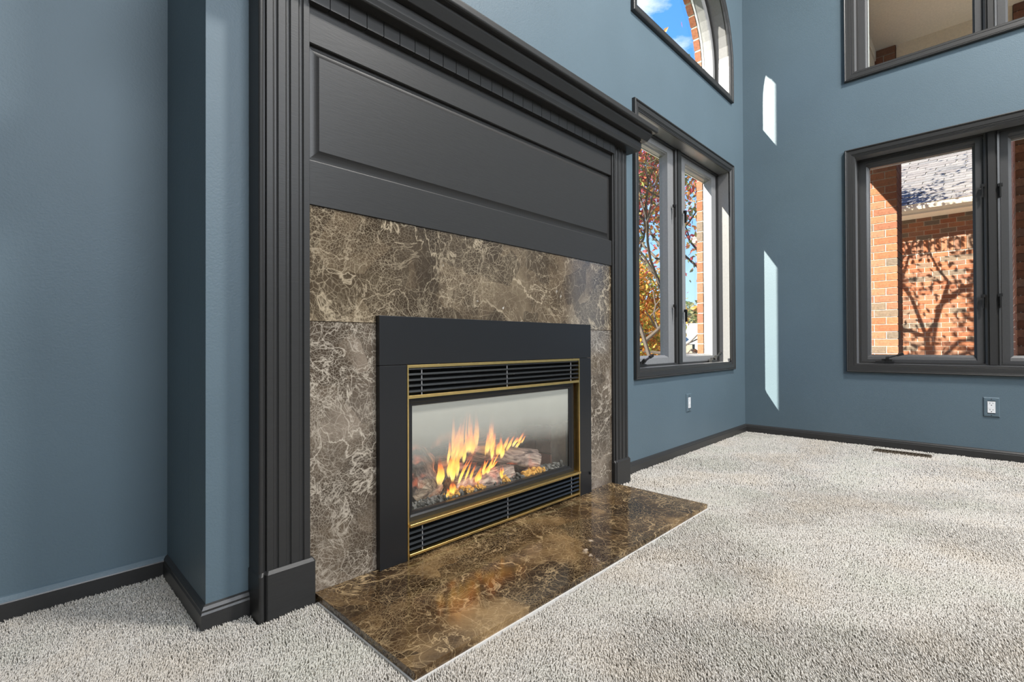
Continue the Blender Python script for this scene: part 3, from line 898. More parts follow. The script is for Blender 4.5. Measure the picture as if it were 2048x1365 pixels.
# brass
o = box('brass_strip', 0.8588, 0.8638, YI - 0.0015, YI + 0.028, HZ + 0.001, 0.6230, 'brass', fi); o['label'] = 'upright brass edge strip'
o = box('brass_strip', 1.7432, 1.7482, YI - 0.0015, YI + 0.028, HZ + 0.001, 0.6230, 'brass', fi); o['label'] = 'upright brass edge strip'
def brass_bar(z0, z1, y0, y1):
    o = prism('brass_bar', [(y0, z0), (y0, z1 - 0.001), (y0 + 0.001, z1), (y1, z1), (y1, z0)], 0.8640, 1.7430, lambda a, b, h: (h, a, b), 'brass', fi)
    return o
brass_bar(0.6140, 0.6228, YI - 0.001, YI + 0.010)
brass_bar(0.5180, 0.5275, YI - 0.002, YI + 0.012)
brass_bar(0.1205, 0.1295, YI - 0.010, YI + 0.028)
brass_bar(0.0300, 0.0375, YI - 0.006, YI + 0.012)
# vents
def vent(z0, z1, n, y0):
    multibox('vent_housing', [(0.8645, 1.7425, 1.330, 1.3345, z0 - 0.002, z1 + 0.002), (0.8645, 1.7425, 1.3015, 1.3345, z0 - 0.004, z0 - 0.002)], 'black_gap', fi)
    dz = (z1 - z0) / n
    for i in range(n):
        zc = z0 + dz * (i + 0.5)
        piece('slat', 1.3035, y0 + 0.008, zc, 0.878, 0.020, 0.0070, 'slat', fi, (math.radians(-28), 0, 0))
    for x in (0.915, 1.300, 1.690):
        piece('rod', x, y0 + 0.0015, (z0 + z1) / 2, 0.0032, 0.0032, z1 - z0, 'sash', fi)
vent(0.5265, 0.6155, 5, YI + 0.002)
vent(0.0375, 0.1215, 5, YI + 0.001)
# glass door
YD = YI + 0.016
df = sweep('door_frame', rect(0.8655, 1.7260, 0.1290, 0.5190), [(0, 0), (0.014, 0), (0.016, -0.002), (0.019, -0.005), (0.026, -0.006), (0.026, -0.024), (0, -0.024)],
      lambda s, t, h: (s, YD - h, t), 'black', fi)
box('glass_pane', 0.885, 1.706, YD + 0.010, YD + 0.014, 0.149, 0.500, 'reflection_pane', df)
# firebox
FX0, FX1, FY1, FZ0, FZ1 = 0.872, 1.725, 1.650, 0.120, 0.560
fb = multibox('firebox', [(FX0 - 0.01, FX0, 1.335, FY1, FZ0, FZ1), (FX1, FX1 + 0.01, 1.335, FY1, FZ0, FZ1), (FX0 - 0.01, FX1 + 0.01, FY1, FY1 + 0.01, FZ0, FZ1),
                          (FX0 - 0.01, FX1 + 0.01, 1.335, FY1 + 0.01, FZ0 - 0.01, FZ0), (FX0 - 0.01, FX1 + 0.01, 1.335, FY1 + 0.01, FZ1, FZ1 + 0.01)], 'firewall', fi)
bc, blen = 0.0615, 0.190
for j in range(6):
    zc = FZ0 + 0.004 + bc * (j + 0.5)
    off = 0.5 if j % 2 else 0.0
    for i in range(-1, 6):                                # rear wall
        x0 = FX0 + (i + off) * blen; x1 = x0 + blen - 0.007
        x0, x1 = max(x0, FX0 + 0.002), min(x1, FX1 - 0.010)
        if x1 - x0 > 0.02:
            piece('firebrick', (x0 + x1) / 2, FY1 - 0.003, zc, x1 - x0, 0.010, bc - 0.007, 'firebrick', fb)
    for side in (0, 1):
        for i in range(-1, 3):
            y0 = 1.43 + (i + off) * blen; y1 = y0 + blen - 0.007
            y0, y1 = max(y0, 1.43), min(y1, FY1 - 0.012)
            if y1 - y0 > 0.02:
                piece('firebrick', FX1 - 0.003 if side else FX0 + 0.003, (y0 + y1) / 2, zc, 0.010, y1 - y0, bc - 0.007, 'firebrick', fb)

# ------------------------------------------------------------------ logs
def make_log(name, p0, p1, r0, r1, label, seed, mat='log', fork=None, split=False):
    p0, p1 = Vector(p0), Vector(p1)
    ax = (p1 - p0); L = ax.length
    n, sg = 26, 26
    V, F = [], []
    rr = random.Random(seed)
    kn = [(rr.random(), rr.random() * 6.28, rr.uniform(0.15, 0.35)) for _ in range(4)]
    for i in range(n + 1):
        t = i / n
        for k in range(sg):
            a = 2 * math.pi * k / sg
            r = r0 + (r1 - r0) * t
            nzv = mnoise.noise(Vector((t * 5 + seed, math.cos(a) * 1.6, math.sin(a) * 1.6)))
            ridge = mnoise.noise(Vector((t * 3 + seed * 2, math.cos(a) * 6, math.sin(a) * 6)))
            r *= 1 + 0.20 * nzv + 0.15 * ridge
            for (kt, ka, kr) in kn:
                dd = ((t - kt) * 4) ** 2 + (1 - math.cos(a - ka)) * 1.5
                r *= 1 + kr * math.exp(-dd * 3)
            if split and math.sin(a) > 0.25: r *= 0.25 / max(0.25, math.sin(a)) * 0.6 + 0.4
            bend = 0.018 * math.sin(t * 3.1 + seed)
            V.append((t * L + (0.006 * ridge if i in (0, n) else 0), r * math.cos(a) + bend, r * math.sin(a)))
    for i in range(n):
        for k in range(sg):
            q = (k + 1) % sg
            F.append((i * sg + k, i * sg + q, (i + 1) * sg + q, (i + 1) * sg + k))
    V.append((-0.004, 0, 0)); V.append((L + 0.004, 0, 0))
    a0, a1 = len(V) - 2, len(V) - 1
    nside = len(F)
    for k in range(sg):
        q = (k + 1) % sg
        F.append((a0, q, k)); F.append((a1, n * sg + k, n * sg + q))
    o = mk(name, V, F, mat, None, smooth=False)
    o.data.materials.append(MAT['log_end'])
    for pgi, pg in enumerate(o.data.polygons):
        pg.use_smooth = pgi < nside
    for pg in o.data.polygons:
        c = pg.center
        if c.x < 0.001 or c.x > L - 0.001:
            pg.material_index = 1
    o.matrix_world = Matrix.Translation(p0) @ ax.to_track_quat('X', 'Z').to_matrix().to_4x4()
    tag(o, label, 'log', 'ceramic logs in the fireplace')
    return o
# every log rests on the gravel or on the logs below it
make_log('fire_log', (1.165, 1.574, 0.188), (1.615, 1.572, 0.18), 0.054, 0.048, 'thick rear ceramic log lying along the back of the fire', 3)
make_log('fire_log', (1.12, 1.398, 0.161), (1.415, 1.4, 0.167), 0.039, 0.034, 'front ceramic log lying low on the gravel behind the ember tufts', 9)
make_log('fire_log', (1.03, 1.385, 0.182), (1.075, 1.585, 0.268), 0.054, 0.040, 'fat ceramic log with a split end leaning back at the left of the fire', 14)
make_log('fire_log', (1.215, 1.52, 0.274), (1.575, 1.405, 0.194), 0.034, 0.044, 'ceramic log sloping down to the right across the fire', 21)
make_log('fire_log', (1.175, 1.578, 0.304), (1.455, 1.576, 0.306), 0.034, 0.036, 'short ceramic log on top of the rear log', 27)
make_log('fire_log', (0.925, 1.584, 0.167), (1.105, 1.588, 0.173), 0.036, 0.034, 'stubby ceramic log lying in the dark left rear corner of the firebox', 33)

# gravel bed and golden ember clumps
def ico():
    bm = bmesh.new(); bmesh.ops.create_icosphere(bm, subdivisions=1, radius=1)
    v = np.array([x.co[:] for x in bm.verts]); f = np.array([[y.index for y in x.verts] for x in bm.faces]); bm.free()
    return v, f
IV, IF = ico()
V, F = [], []
for i in range(2600):
    x = NP.uniform(FX0 + 0.015, FX1 - 0.015); y = 1.347 + abs(NP.normal(0, 0.12))
    if y > FY1 - 0.01: continue
    s = NP.uniform(0.004, 0.010)
    vv = IV * (s * NP.uniform(0.7, 1.3, 3)) * (1 + 0.25 * NP.uniform(-1, 1, (len(IV), 1)))
    V.append(vv + [x, y, FZ0 + 0.012 * NP.rand() + s * 0.6 + 0.034 * max(0, 1 - abs(y - 1.35) / 0.09) * NP.rand()])
    F.append(IF + i_off if (i_off := sum(len(q) for q in V[:-1])) else IF)
gv = mk('lava_gravel', np.concatenate(V).tolist(), np.concatenate(F).tolist(), plain('dark_lava_gravel', (0.13, 0.125, 0.11), 0.9, bump=0.6, bscale=70, var=0.75), None, fix=False)
tag(gv, 'dark lava gravel covering the firebox floor', 'gravel', kind='stuff')
for i, (x, lab) in enumerate(((1.085, 'golden ember wool tuft before the split log end'), (1.165, 'golden ember wool tuft below the burning middle of the front log'), (1.215, 'golden ember wool tuft below the lowest flame on the front log'),
                              (1.345, 'golden ember wool tuft touching the front log'), (1.475, 'golden ember wool tuft before the end of the front log'), (1.515, 'golden ember wool tuft near the right log end'), (1.55, 'golden ember wool tuft before the side bricks of the firebox'))):
    V, F = [], []
    for k in range(26):
        s = R.uniform(0.006, 0.011)
        c = np.array([x + R.gauss(0, 0.014), max(1.348, 1.355 + R.gauss(0, 0.006)), FZ0 + 0.034 + abs(R.gauss(0, 0.007))])
        F += (IF + len(V)).tolist(); V += (IV * s * (1 + 0.3 * NP.uniform(-1, 1, (len(IV), 1))) + c).tolist()
    tag(mk('ember_tuft', V, F, 'ember', None, fix=False), lab, 'ember', 'golden ember tufts')

# flames
gf = empty('gas_fire', (1.25, 1.46, FZ0), 'yellow and orange flames rising among the ceramic logs', 'fire')
def flame(x, y, z, h, w, lean=0.0, seed=0):
    n, sg = 18, 10
    V, F = [], []
    rr_ = random.Random(seed)
    ph, tw = rr_.uniform(0, 6.28), rr_.uniform(-0.6, 0.6)
    for i in range(n + 1):
        t = i / n
        r = w * (0.22 + 0.95 * min(1.0, t / 0.28) ** 0.8) * ((1 - t) ** 0.85) + 0.0004
        ox = lean * t ** 1.3 + 0.55 * w * math.sin(t * 5.5 + ph) * (0.25 + t)
        for k in range(sg):
            a = 2 * math.pi * k / sg
            px, py = r * math.cos(a), 0.38 * r * math.sin(a)
            V.append((x + ox + px * math.cos(tw) - py * math.sin(tw), y + px * math.sin(tw) + py * math.cos(tw) + 0.2 * w * math.sin(t * 4 + ph), z + h * t))
    for i in range(n):
        for k in range(sg):
            q = (k + 1) % sg
            F.append((i * sg + k, i * sg + q, (i + 1) * sg + q, (i + 1) * sg + k))
    return mk('flame', V, F, 'flame', gf, smooth=True)
# (x, y, z, height, half width, lean, how many, scatter)
BURN = [(1.055, 1.345, 0.155, 0.055, 0.015, 0.005, 3, 0.014), (1.075, 1.355, 0.215, 0.120, 0.018, 0.02, 5, 0.018), (1.115, 1.37, 0.255, 0.110, 0.015, 0.03, 4, 0.016),
        (1.150, 1.42, 0.262, 0.130, 0.014, 0.03, 4, 0.02), (1.205, 1.455, 0.275, 0.155, 0.015, 0.015, 4, 0.02), (1.250, 1.455, 0.272, 0.162, 0.015, 0.005, 4, 0.018),
        (1.285, 1.455, 0.268, 0.155, 0.014, 0.01, 3, 0.014), (1.325, 1.42, 0.250, 0.130, 0.014, 0.03, 3, 0.012), (1.370, 1.45, 0.275, 0.160, 0.011, 0.012, 2, 0.006),
        (1.350, 1.40, 0.235, 0.080, 0.015, 0.02, 3, 0.014), (1.405, 1.405, 0.255, 0.055, 0.014, 0.045, 3, 0.016), (1.455, 1.405, 0.262, 0.050, 0.012, 0.055, 3, 0.016),
        (1.500, 1.41, 0.275, 0.050, 0.010, 0.04, 2, 0.012), (1.185, 1.345, 0.180, 0.055, 0.013, 0.03, 3, 0.014), (1.225, 1.345, 0.200, 0.055, 0.012, 0.035, 3, 0.014),
        (1.265, 1.35, 0.220, 0.050, 0.012, 0.04, 3, 0.012), (1.130, 1.35, 0.190, 0.090, 0.012, 0.05, 2, 0.012), (1.320, 1.345, 0.180, 0.050, 0.009, 0.0, 2, 0.01)]
fs = random.Random(77)
for bi, (x, y, z, h, w, le, nn, sc) in enumerate(BURN):
    for k in range(nn + 1):
        flame(x + fs.gauss(0, sc), max(1.346, y + fs.gauss(0, 0.006)), z + fs.gauss(0, 0.008), h * fs.uniform(0.6, 1.25), w * fs.uniform(0.45, 0.9), le * fs.uniform(0.6, 1.5), seed=bi * 10 + k)
# ================================================================== CARPET PILE
def carpet():
    fwd = np.array([fw.x, fw.y]); rgt = np.array([rt.x, rt.y])
    P = []
    for (d0, d1, sp) in ((0.25, 1.5, 0.0037), (1.5, 2.3, 0.0048), (2.3, 5.6, 0.0076), (-1.0, 5.6, 0.0130)):
        xs = np.arange(-0.9, 4.02, sp); ys = np.arange(-2.4, 1.78, sp)
        gx, gy = np.meshgrid(xs, ys)
        p = np.stack([gx.ravel(), gy.ravel()], 1)
        p += NP.uniform(-0.48, 0.48, p.shape) * sp
        dep = p @ fwd; lat = p @ rgt
        k = (dep >= d0) & (dep < d1) & (np.abs(lat) < dep * 1.16 + 0.25)
        k &= (0.685 / np.maximum(dep, 0.05) < 0.86)
        if d0 < 0:            # the rest of the floor round the viewer, coarser
            seen = (dep >= 0.25) & (np.abs(lat) < dep * 1.16 + 0.25) & (0.685 / np.maximum(dep, 0.05) < 0.86)
            k = ~seen & (p[:, 1] > -2.0)
        x, y = p[:, 0], p[:, 1]
        inside = ((x < XR - 0.012) & (y < YW - 0.012) & (x > XC - 0.02)) | ((x <= XC - 0.012) & (y < YL - 0.012))
        hearth = (x > 0.570) & (x < 2.031) & (y > 0.834)
        pil = ((x > 0.428) & (x < 0.575) & (y > 1.288)) | ((x > 2.03) & (x < 2.178) & (y > 1.288))
        vent_ = (x > 3.824) & (x < 3.912) & (y > 0.246) & (y < 0.534)
        p = p[k & inside & ~hearth & ~pil & ~vent_]
        P.append(np.concatenate([p, np.full((len(p), 1), sp)], 1))
    P = np.concatenate(P)
    n = len(P)
    # broad brush marks: lean direction varies in soft patches
    def field(x, y, s, ph):
        return np.sin(x * s + ph + 1.3 * np.sin(y * s * 0.7 + ph * 2)) + np.sin((x * 0.6 + y) * s * 1.3 + ph * 3 + 1.1 * np.sin(x * s * 0.9))
    x, y, sp = P[:, 0], P[:, 1], P[:, 2]
    f1 = field(x, y, 5.2, 0.4) + 0.5 * field(x, y, 11.0, 1.9)
    lean_a = 0.6 + 1.5 * np.tanh(f1 * 1.3) + NP.normal(0, 0.7, n)
    lean = NP.uniform(0.002, 0.0065, n)
    h = 0.0125 * NP.uniform(0.75, 1.15, n) + 0.0015 * field(x, y, 40, 0.3) * 0.5
    tipx = lean * np.cos(lean_a); tipy = lean * np.sin(lean_a)
    r0 = sp * 0.52
    a0 = NP.uniform(0, 6.28, n)
    V = np.zeros((n, 7, 3))
    for k in range(3):
        a = a0 + k * 2.0944
        V[:, k, 0] = x + r0 * np.cos(a); V[:, k, 1] = y + r0 * np.sin(a); V[:, k, 2] = -0.0105
        V[:, 3 + k, 0] = x + tipx * 0.55 + r0 * 0.95 * np.cos(a + 0.5); V[:, 3 + k, 1] = y + tipy * 0.55 + r0 * 0.95 * np.sin(a + 0.5); V[:, 3 + k, 2] = -0.0105 + h * 0.68
    V[:, 6, 0] = x + tipx; V[:, 6, 1] = y + tipy; V[:, 6, 2] = -0.0105 + h
    tri = []
    for k in range(3):
        q = (k + 1) % 3
        tri += [(k, q, 3 + q), (k, 3 + q, 3 + k), (3 + k, 3 + q, 6)]
    tri = np.array(tri)
    Fi = (np.arange(n)[:, None, None] * 7 + tri[None]).reshape(-1, 3)
    me = bpy.data.meshes.new('carpet_pile')
    me.vertices.add(n * 7); me.vertices.foreach_set('co', V.ravel())
    nf = len(Fi)
    me.loops.add(nf * 3); me.loops.foreach_set('vertex_index', Fi.ravel().astype(np.int32))
    me.polygons.add(nf)
    me.polygons.foreach_set('loop_start', np.arange(0, nf * 3, 3, dtype=np.int32))
    me.polygons.foreach_set('use_smooth', np.ones(nf, dtype=bool))
    me.update(calc_edges=True)
    me.materials.append(MAT['carpet'])
    o = bpy.data.objects.new('carpet_pile', me); link(o)
    tag(o, 'beige cut pile carpet covering the whole floor', 'carpet', kind='stuff')
    print('carpet tufts', n)
carpet()

# ================================================================== OUTSIDE: own house brickwork
CO, BL, BH = 0.0775, 0.203, 0.0695               # course, brick module length, brick height
YE = 1.635                                       # outer face of the brick skin
E1 = (O1[0] + 0.03, O1[1] - 0.072, O1[2] - 0.02, O1[3] + 0.01)
EAx = (OA[0] + 0.03, OA[1] - 0.072)
EXT = lambda s, t, h: (s, YE - h, t)
def EXTF(s, t, h): return (s, 1.540 - h, t)
ext = holed_wall('wall_exterior_front', rect(0.45, 4.36, -0.6, 6.2),
           [rect(E1[0] - 0.11, E1[1] + 0.11, E1[2] - 0.08, E1[3] + 0.20), arch_path(EAx[0] - 0.11, EAx[1] + 0.11, OA[2] - 0.09, OA[3]), rect(0.84, 1.77, 0.0, 0.65)],
           EXTF, 0.046, 'brick_far')
# brick reveal of the lower window
ncr = int((E1[3] - E1[2]) / CO)
for j in range(ncr + 1):
    zc = E1[2] + CO * (j + 0.5)
    for sgn, xe in ((-1, E1[0]), (1, E1[1])):
        piece('brick', xe + sgn * 0.052, 1.5635, zc, 0.100, 0.045, BH, 'brick', ext)
multibox('mortar', [(E1[0] - 0.11, E1[0] - 0.006, 1.541, 1.582, E1[2] - 0.08, E1[3] + 0.2), (E1[1] + 0.006, E1[1] + 0.11, 1.541, 1.582, E1[2] - 0.08, E1[3] + 0.2)], 'mortar', ext)
ns_ = int((E1[1] - E1[0] + 0.2) / CO)
for i in range(ns_):
    piece('lintel_brick', E1[0] - 0.08 + CO * (i + 0.5), 1.5635, E1[3] + 0.104, BH, 0.045, 0.190, 'brick', ext)
    piece('sill_brick', E1[0] - 0.08 + CO * (i + 0.5), 1.572, E1[2] - 0.042, BH, 0.062, 0.076, 'brick', ext)
# brick ring of the arch
acx = (EAx[0] + EAx[1]) / 2; ar = (EAx[1] - EAx[0]) / 2
for j in range(int((OA[3] - OA[2] + 0.05) / CO) + 1):
    zc = OA[3] - CO * (j + 0.5)
    for sgn in (-1, 1):
        piece('brick', acx + sgn * (ar + 0.052), 1.5635, zc, 0.100, 0.045, BH, 'brick', ext)
na = int(math.pi * ar / CO)
for i in range(na):
    a = math.pi * (i + 0.5) / na
    o = piece('arch_brick', acx + (ar + 0.052) * math.cos(a), 1.5635, OA[3] + (ar + 0.052) * math.sin(a), 0.100, 0.045, BH * 0.98, 'brick', ext)
    o.rotation_euler = (0, -a, 0)
sweep('mortar', [(EAx[0], OA[2] - 0.09)] + [(EAx[1], OA[2] - 0.09)] + [(acx + ar * math.cos(math.pi * i / 28), OA[3] + ar * math.sin(math.pi * i / 28)) for i in range(29)],
      [(-0.006, -0.001), (-0.12, -0.001), (-0.12, -0.042), (-0.006, -0.042)], lambda s, t, h: (s, 1.540 - h, t), 'mortar', ext)
for i in range(int((2 * ar + 0.2) / CO)):
    piece('sill_brick', acx - ar - 0.08 + CO * (i + 0.5), 1.572, OA[2] - 0.072, BH, 0.062, 0.076, 'brick', ext)
# right wall skin
holed_wall('wall_exterior_right', rect(-1.63, 4.3, -0.6, 6.2), [rect(O3[0] + 0.004, O3[1] - 0.004, O3[2] + 0.004, O3[3] - 0.004), rect(O4[0] + 0.004, O4[1] - 0.004, O4[2] + 0.004, O4[3] - 0.004)],
           lambda s, t, h: (4.225 - h, -s, t), 0.10, 'brick_far')
# chimney stack outside the fireplace (it shades most of the window beside it)
ch = multibox('brick_chimney', [(0.42, 2.30, 1.845, 1.945, -0.6, 7.0), (0.42, 0.52, 1.64, 1.845, -0.6, 7.0), (2.20, 2.30, 1.64, 1.845, -0.6, 7.0)], 'brick_far')
tag(ch, 'brick chimney stack outside behind the fireplace', 'chimney')
gr = box('ground', -40, 90, 1.7, 110, -1.2, -0.9, 'grass'); gr['kind'] = 'structure'
gr2 = box('ground_side', 4.4, 90, -40, 1.7, -1.2, -0.9, 'grass'); gr2['kind'] = 'structure'

# ================================================================== OUTSIDE: portico and wing seen through the right wall windows
PX = 6.50
def column(name, y0, y1, x0, x1, z0, z1, label):
    c = empty(name, ((x0 + x1) / 2, (y0 + y1) / 2, z0), label, 'column')
    box('mortar_core', x0 + 0.006, x1 - 0.006, y0 + 0.006, y1 - 0.006, z0, z1, 'mortar', c)
    n = int((z1 - z0) / CO)
    wd = y1 - y0
    hl = (wd - 0.008) / 2
    dp = 0.097
    for j in range(n):
        zc = z1 - CO * (j + 0.5)
        if j % 2 == 0:
            for k in (0, 1):
                piece('brick', x0 + dp / 2, y0 + hl / 2 + k * (hl + 0.008), zc, dp, hl, BH, 'brick', c)
            ln = x1 - x0 - dp - 0.008
            for yy in (y0 + dp / 2, y1 - dp / 2):
                piece('brick', x0 + dp + 0.008 + ln / 2, yy, zc, ln, dp, BH, 'brick', c)
        else:
            ln = (x1 - x0 - 0.008) / 2
            for k in (0, 1):
                for yy in (y0 + dp / 2, y1 - dp / 2):
                    piece('brick', x0 + ln / 2 + k * (ln + 0.008), yy, zc, ln, dp, BH, 'brick', c)
            piece('brick', x0 + dp / 2, (y0 + y1) / 2, zc, dp, wd - 2 * dp - 0.016, BH, 'brick', c)
    return c
PZ = 3.83
column('brick_column', 0.673, 1.083, PX, PX + 0.41, -0.12, PZ, 'sunlit square red brick porch column outside the right wall window')
pw = empty('porch_wall', (PX, -0.7, -0.12), 'shaded red brick porch wall end beyond the right wall window mullion', 'wall')
box('mortar_core', PX + 0.006, 10.10, -1.60, -0.201, -0.12, PZ, 'brick_far', pw)
for j in range(int((PZ + 0.12) / CO)):
    zc = PZ - CO * (j + 0.5)
    off = 0 if j % 2 else 0.5
    for k in range(2):
        y1_ = -0.195 - (k + (0 if off == 0 else -0.5)) * BL
        y0_ = y1_ - BL + 0.008
        y1_ = min(y1_, -0.195)
        piece('brick', PX + 0.0485, (y0_ + y1_) / 2, zc, 0.097, y1_ - y0_, BH, 'brick', pw)
    for k in range(2):
        xa = PX + (0.0 if off else 0.105) + k * BL
        piece('brick', xa + (BL - 0.008) / 2, -0.2435, zc, BL - 0.008, 0.097, BH, 'brick', pw)
pr = empty('porch_roof', (5.4, 0.1, 2.86), 'beige painted porch ceiling with side and front beams', 'porch roof')
box('ceiling_board', 4.24, PX + 0.6, -1.7, 1.2, PZ, PZ + 0.06, 'beige', pr)
box('side_beam', 4.24, PX + 0.6, 0.845, 1.20, PZ - 0.97 + 0.97, PZ + 0.2, 'beige', pr)
box('side_beam', 4.24, PX - 0.004, 0.850, 1.20, 2.90, PZ, 'beige', pr)
box('front_beam', PX + 0.02, PX + 0.40, -0.19, 0.668, PZ - 0.34, PZ, 'beige', pr)
box('trim_board', 4.24, PX - 0.004, 0.838, 0.8515, PZ - 0.11, PZ, 'beige', pr)
box('porch_floor', 4.34, 8.2, -1.6, 1.3, -0.9, -0.12, 'concrete')
tag(bpy.data.objects['porch_floor'], 'grey concrete porch floor between the house and the brick column', 'porch')

WX = 10.70
dw = box('bounce_paving', 4.45, 10.72, 1.32, 7.5, -0.9, -0.86, 'bounce_concrete'); box('bounce_paving_side', 8.22, 10.72, -0.19, 1.31, -0.9, -0.86, 'bounce_concrete')['kind'] = 'structure'; dw['kind'] = 'structure'  # unseen pale paving, added to bounce sunlight up onto the porch ceiling
wg = empty('garage_wing', (WX, 1.0, -0.9), 'red brick house wing with grey shingle roof in dappled tree shade', 'building')
box('wall_core', WX + 0.006, WX + 0.3, -0.6, 4.5, -0.9, 2.80, 'mortar', wg)
SOL0, SOL1 = 2.19, 2.41
zc = 2.80 - CO / 2
j = 0
while zc > 0.25:
    if not (SOL0 - 0.02 < zc < SOL1 + 0.02):
        off = (j % 2) * 0.5
        for k in range(7):
            piece('brick', WX + 0.0485, -0.16 + (k + off) * BL + BL / 2, zc, 0.097, BL - 0.009, BH, 'brick', wg)
    zc -= CO; j += 1
for k in range(19):
    piece('soldier_brick', WX + 0.045, -0.16 + (k + 0.5) * CO, (SOL0 + SOL1) / 2, 0.104, BH, SOL1 - SOL0 - 0.008, 'brick', wg)
box('wall_panel', WX, WX + 0.1, 1.35, 4.5, -0.9, 2.80, 'brick_far', wg)
box('soffit', WX - 0.44, WX + 0.05, -0.6, 4.5, 2.785, 2.80, 'beige', wg)
prism('gutter', [(WX - 0.46, 2.80), (WX - 0.54, 2.83), (WX - 0.555, 2.87), (WX - 0.55, 2.905), (WX - 0.565, 2.915), (WX - 0.44, 2.915), (WX - 0.44, 2.80)], -0.6, 4.5, lambda a, b, h: (a, h, b), 'gutter', wg)
box('fascia', WX - 0.455, WX - 0.435, -0.6, 4.5, 2.775, 2.92, 'gutter', wg)
PIT = math.atan(0.62)
rx0, rz0 = WX - 0.50, 2.915
RL = 4.4
cp, sp_ = math.cos(PIT), math.sin(PIT)
rf = mk('roof', [(rx0, -0.7, rz0), (rx0 + RL * cp, -0.7, rz0 + RL * sp_), (rx0 + RL * cp, 4.6, rz0 + RL * sp_), (rx0, 4.6, rz0),
                 (rx0, -0.7, rz0 - 0.04), (rx0 + RL * cp, -0.7, rz0 + RL * sp_ - 0.04), (rx0 + RL * cp, 4.6, rz0 + RL * sp_ - 0.04), (rx0, 4.6, rz0 - 0.04)],
        [(0, 1, 2, 3), (7, 6, 5, 4), (0, 4, 5, 1), (1, 5, 6, 2), (2, 6, 7, 3), (3, 7, 4, 0)], 'shingle', wg)
SW, SE = 0.27, 0.135
for rj in range(int(RL / SE)):
    u = SE * (rj + 0.5)
    for k in range(8):
        yy = -0.30 + (k + (rj % 2) * 0.5 + R.uniform(-0.06, 0.06)) * SW
        piece('shingle', rx0 + u * cp - 0.010 * sp_, yy, rz0 + u * sp_ + 0.010 * cp + R.uniform(-0.002, 0.002), SE * 1.25, SW - 0.008, 0.009, 'shingle', rf, (0, -PIT + 0.05, 0))

# ================================================================== OUTSIDE: trees, houses, car
def tubes(segs, sides=6):
    V, F = [], []
    for a, b, ra, rb in segs:
        a, b = Vector(a), Vector(b)
        d = (b - a).normalized()
        u_ = d.cross(Vector((0.3, 0.9, 0.1))).normalized(); w_ = d.cross(u_)
        base = len(V)
        for p, rr in ((a, ra), (b, rb)):
            for k in range(sides):
                an = 2 * math.pi * k / sides
                V.append(tuple(p + u_ * rr * math.cos(an) + w_ * rr * math.sin(an)))
        for k in range(sides):
            q = (k + 1) % sides
            F.append((base + k, base + q, base + sides + q, base + sides + k))
        F.append(tuple(base + k for k in reversed(range(sides)))); F.append(tuple(base + sides + k for k in range(sides)))
    return V, F
def grow(rr, p, d, L, r, depth, segs, tips):
    steps = 3
    for i in range(steps):
        q = p + d * (L / steps)
        segs.append((p, q, r * (1 - 0.22 * i / steps), r * (1 - 0.22 * (i + 1) / steps)))
        p = q
        d = (d + Vector((rr.gauss(0, .13), rr.gauss(0, .13), rr.gauss(0.03, .10)))).normalized()
        if depth <= 2: tips.append(p)
    if depth == 0:
        tips.append(p); return
    for i in range(3 if depth > 1 else 2):
        nd = (d + Vector((rr.gauss(0, .55), rr.gauss(0, .55), rr.gauss(0.08, .40)))).normalized()
        grow(rr, p, nd, L * rr.uniform(0.62, 0.85), r * 0.62, depth - 1, segs, tips)
def leaves(name, centers, n, spread, size, palette, parent, droop=0.3, xlim=(-1e9, 1e9)):
    rs = np.random.RandomState(len(centers) + n)
    C = np.array(centers)[rs.randint(0, len(centers), n)] + rs.normal(0, spread, (n, 3))
    C = C[(C[:, 0] > xlim[0]) & (C[:, 0] < xlim[1])]; n = len(C)
    a = rs.normal(0, 1, (n, 3)); a[:, 2] -= droop; a /= np.linalg.norm(a, axis=1)[:, None]
    b = np.cross(a, rs.normal(0, 1, (n, 3))); b /= np.linalg.norm(b, axis=1)[:, None]
    c = np.cross(a, b)
    s = size * rs.uniform(0.65, 1.25, (n, 1))
    V = np.stack([C, C + a * s * 0.5 + b * s * 0.28 + c * s * 0.06, C + a * s, C + a * s * 0.5 - b * s * 0.28 + c * s * 0.06], 1)
    F = (np.arange(n)[:, None] * 4 + np.array([[0, 1, 2, 3]]))
    me = bpy.data.meshes.new(name)
    me.from_pydata(V.reshape(-1, 3).tolist(), [], F.tolist())
    pal = np.array(palette)
    col = pal[rs.randint(0, len(pal), n)] * rs.uniform(0.75, 1.25, (n, 1))
    at = me.color_attributes.new('leaf_colour', 'FLOAT_COLOR', 'POINT')
    cc = np.ones((n, 4, 4)); cc[:, :, :3] = np.clip(col, 0, 1)[:, None, :]
    at.data.foreach_set('color', cc.ravel())
    me.materials.append(MAT['leaf'])
    o = bpy.data.objects.new(name, me); link(o, parent)
    o['kind'] = 'stuff'
    return o
RED = [(0.45, 0.08, 0.09), (0.58, 0.17, 0.10), (0.66, 0.30, 0.09), (0.22, 0.27, 0.09), (0.30, 0.34, 0.10), (0.52, 0.13, 0.17), (0.70, 0.38, 0.14), (0.16, 0.20, 0.08)]
ORA = [(0.62, 0.26, 0.04), (0.66, 0.36, 0.06), (0.52, 0.17, 0.04), (0.34, 0.36, 0.06), (0.55, 0.42, 0.08), (0.25, 0.28, 0.05)]
OLV = [(0.20, 0.20, 0.07), (0.28, 0.25, 0.09), (0.33, 0.25, 0.10), (0.15, 0.17, 0.06)]
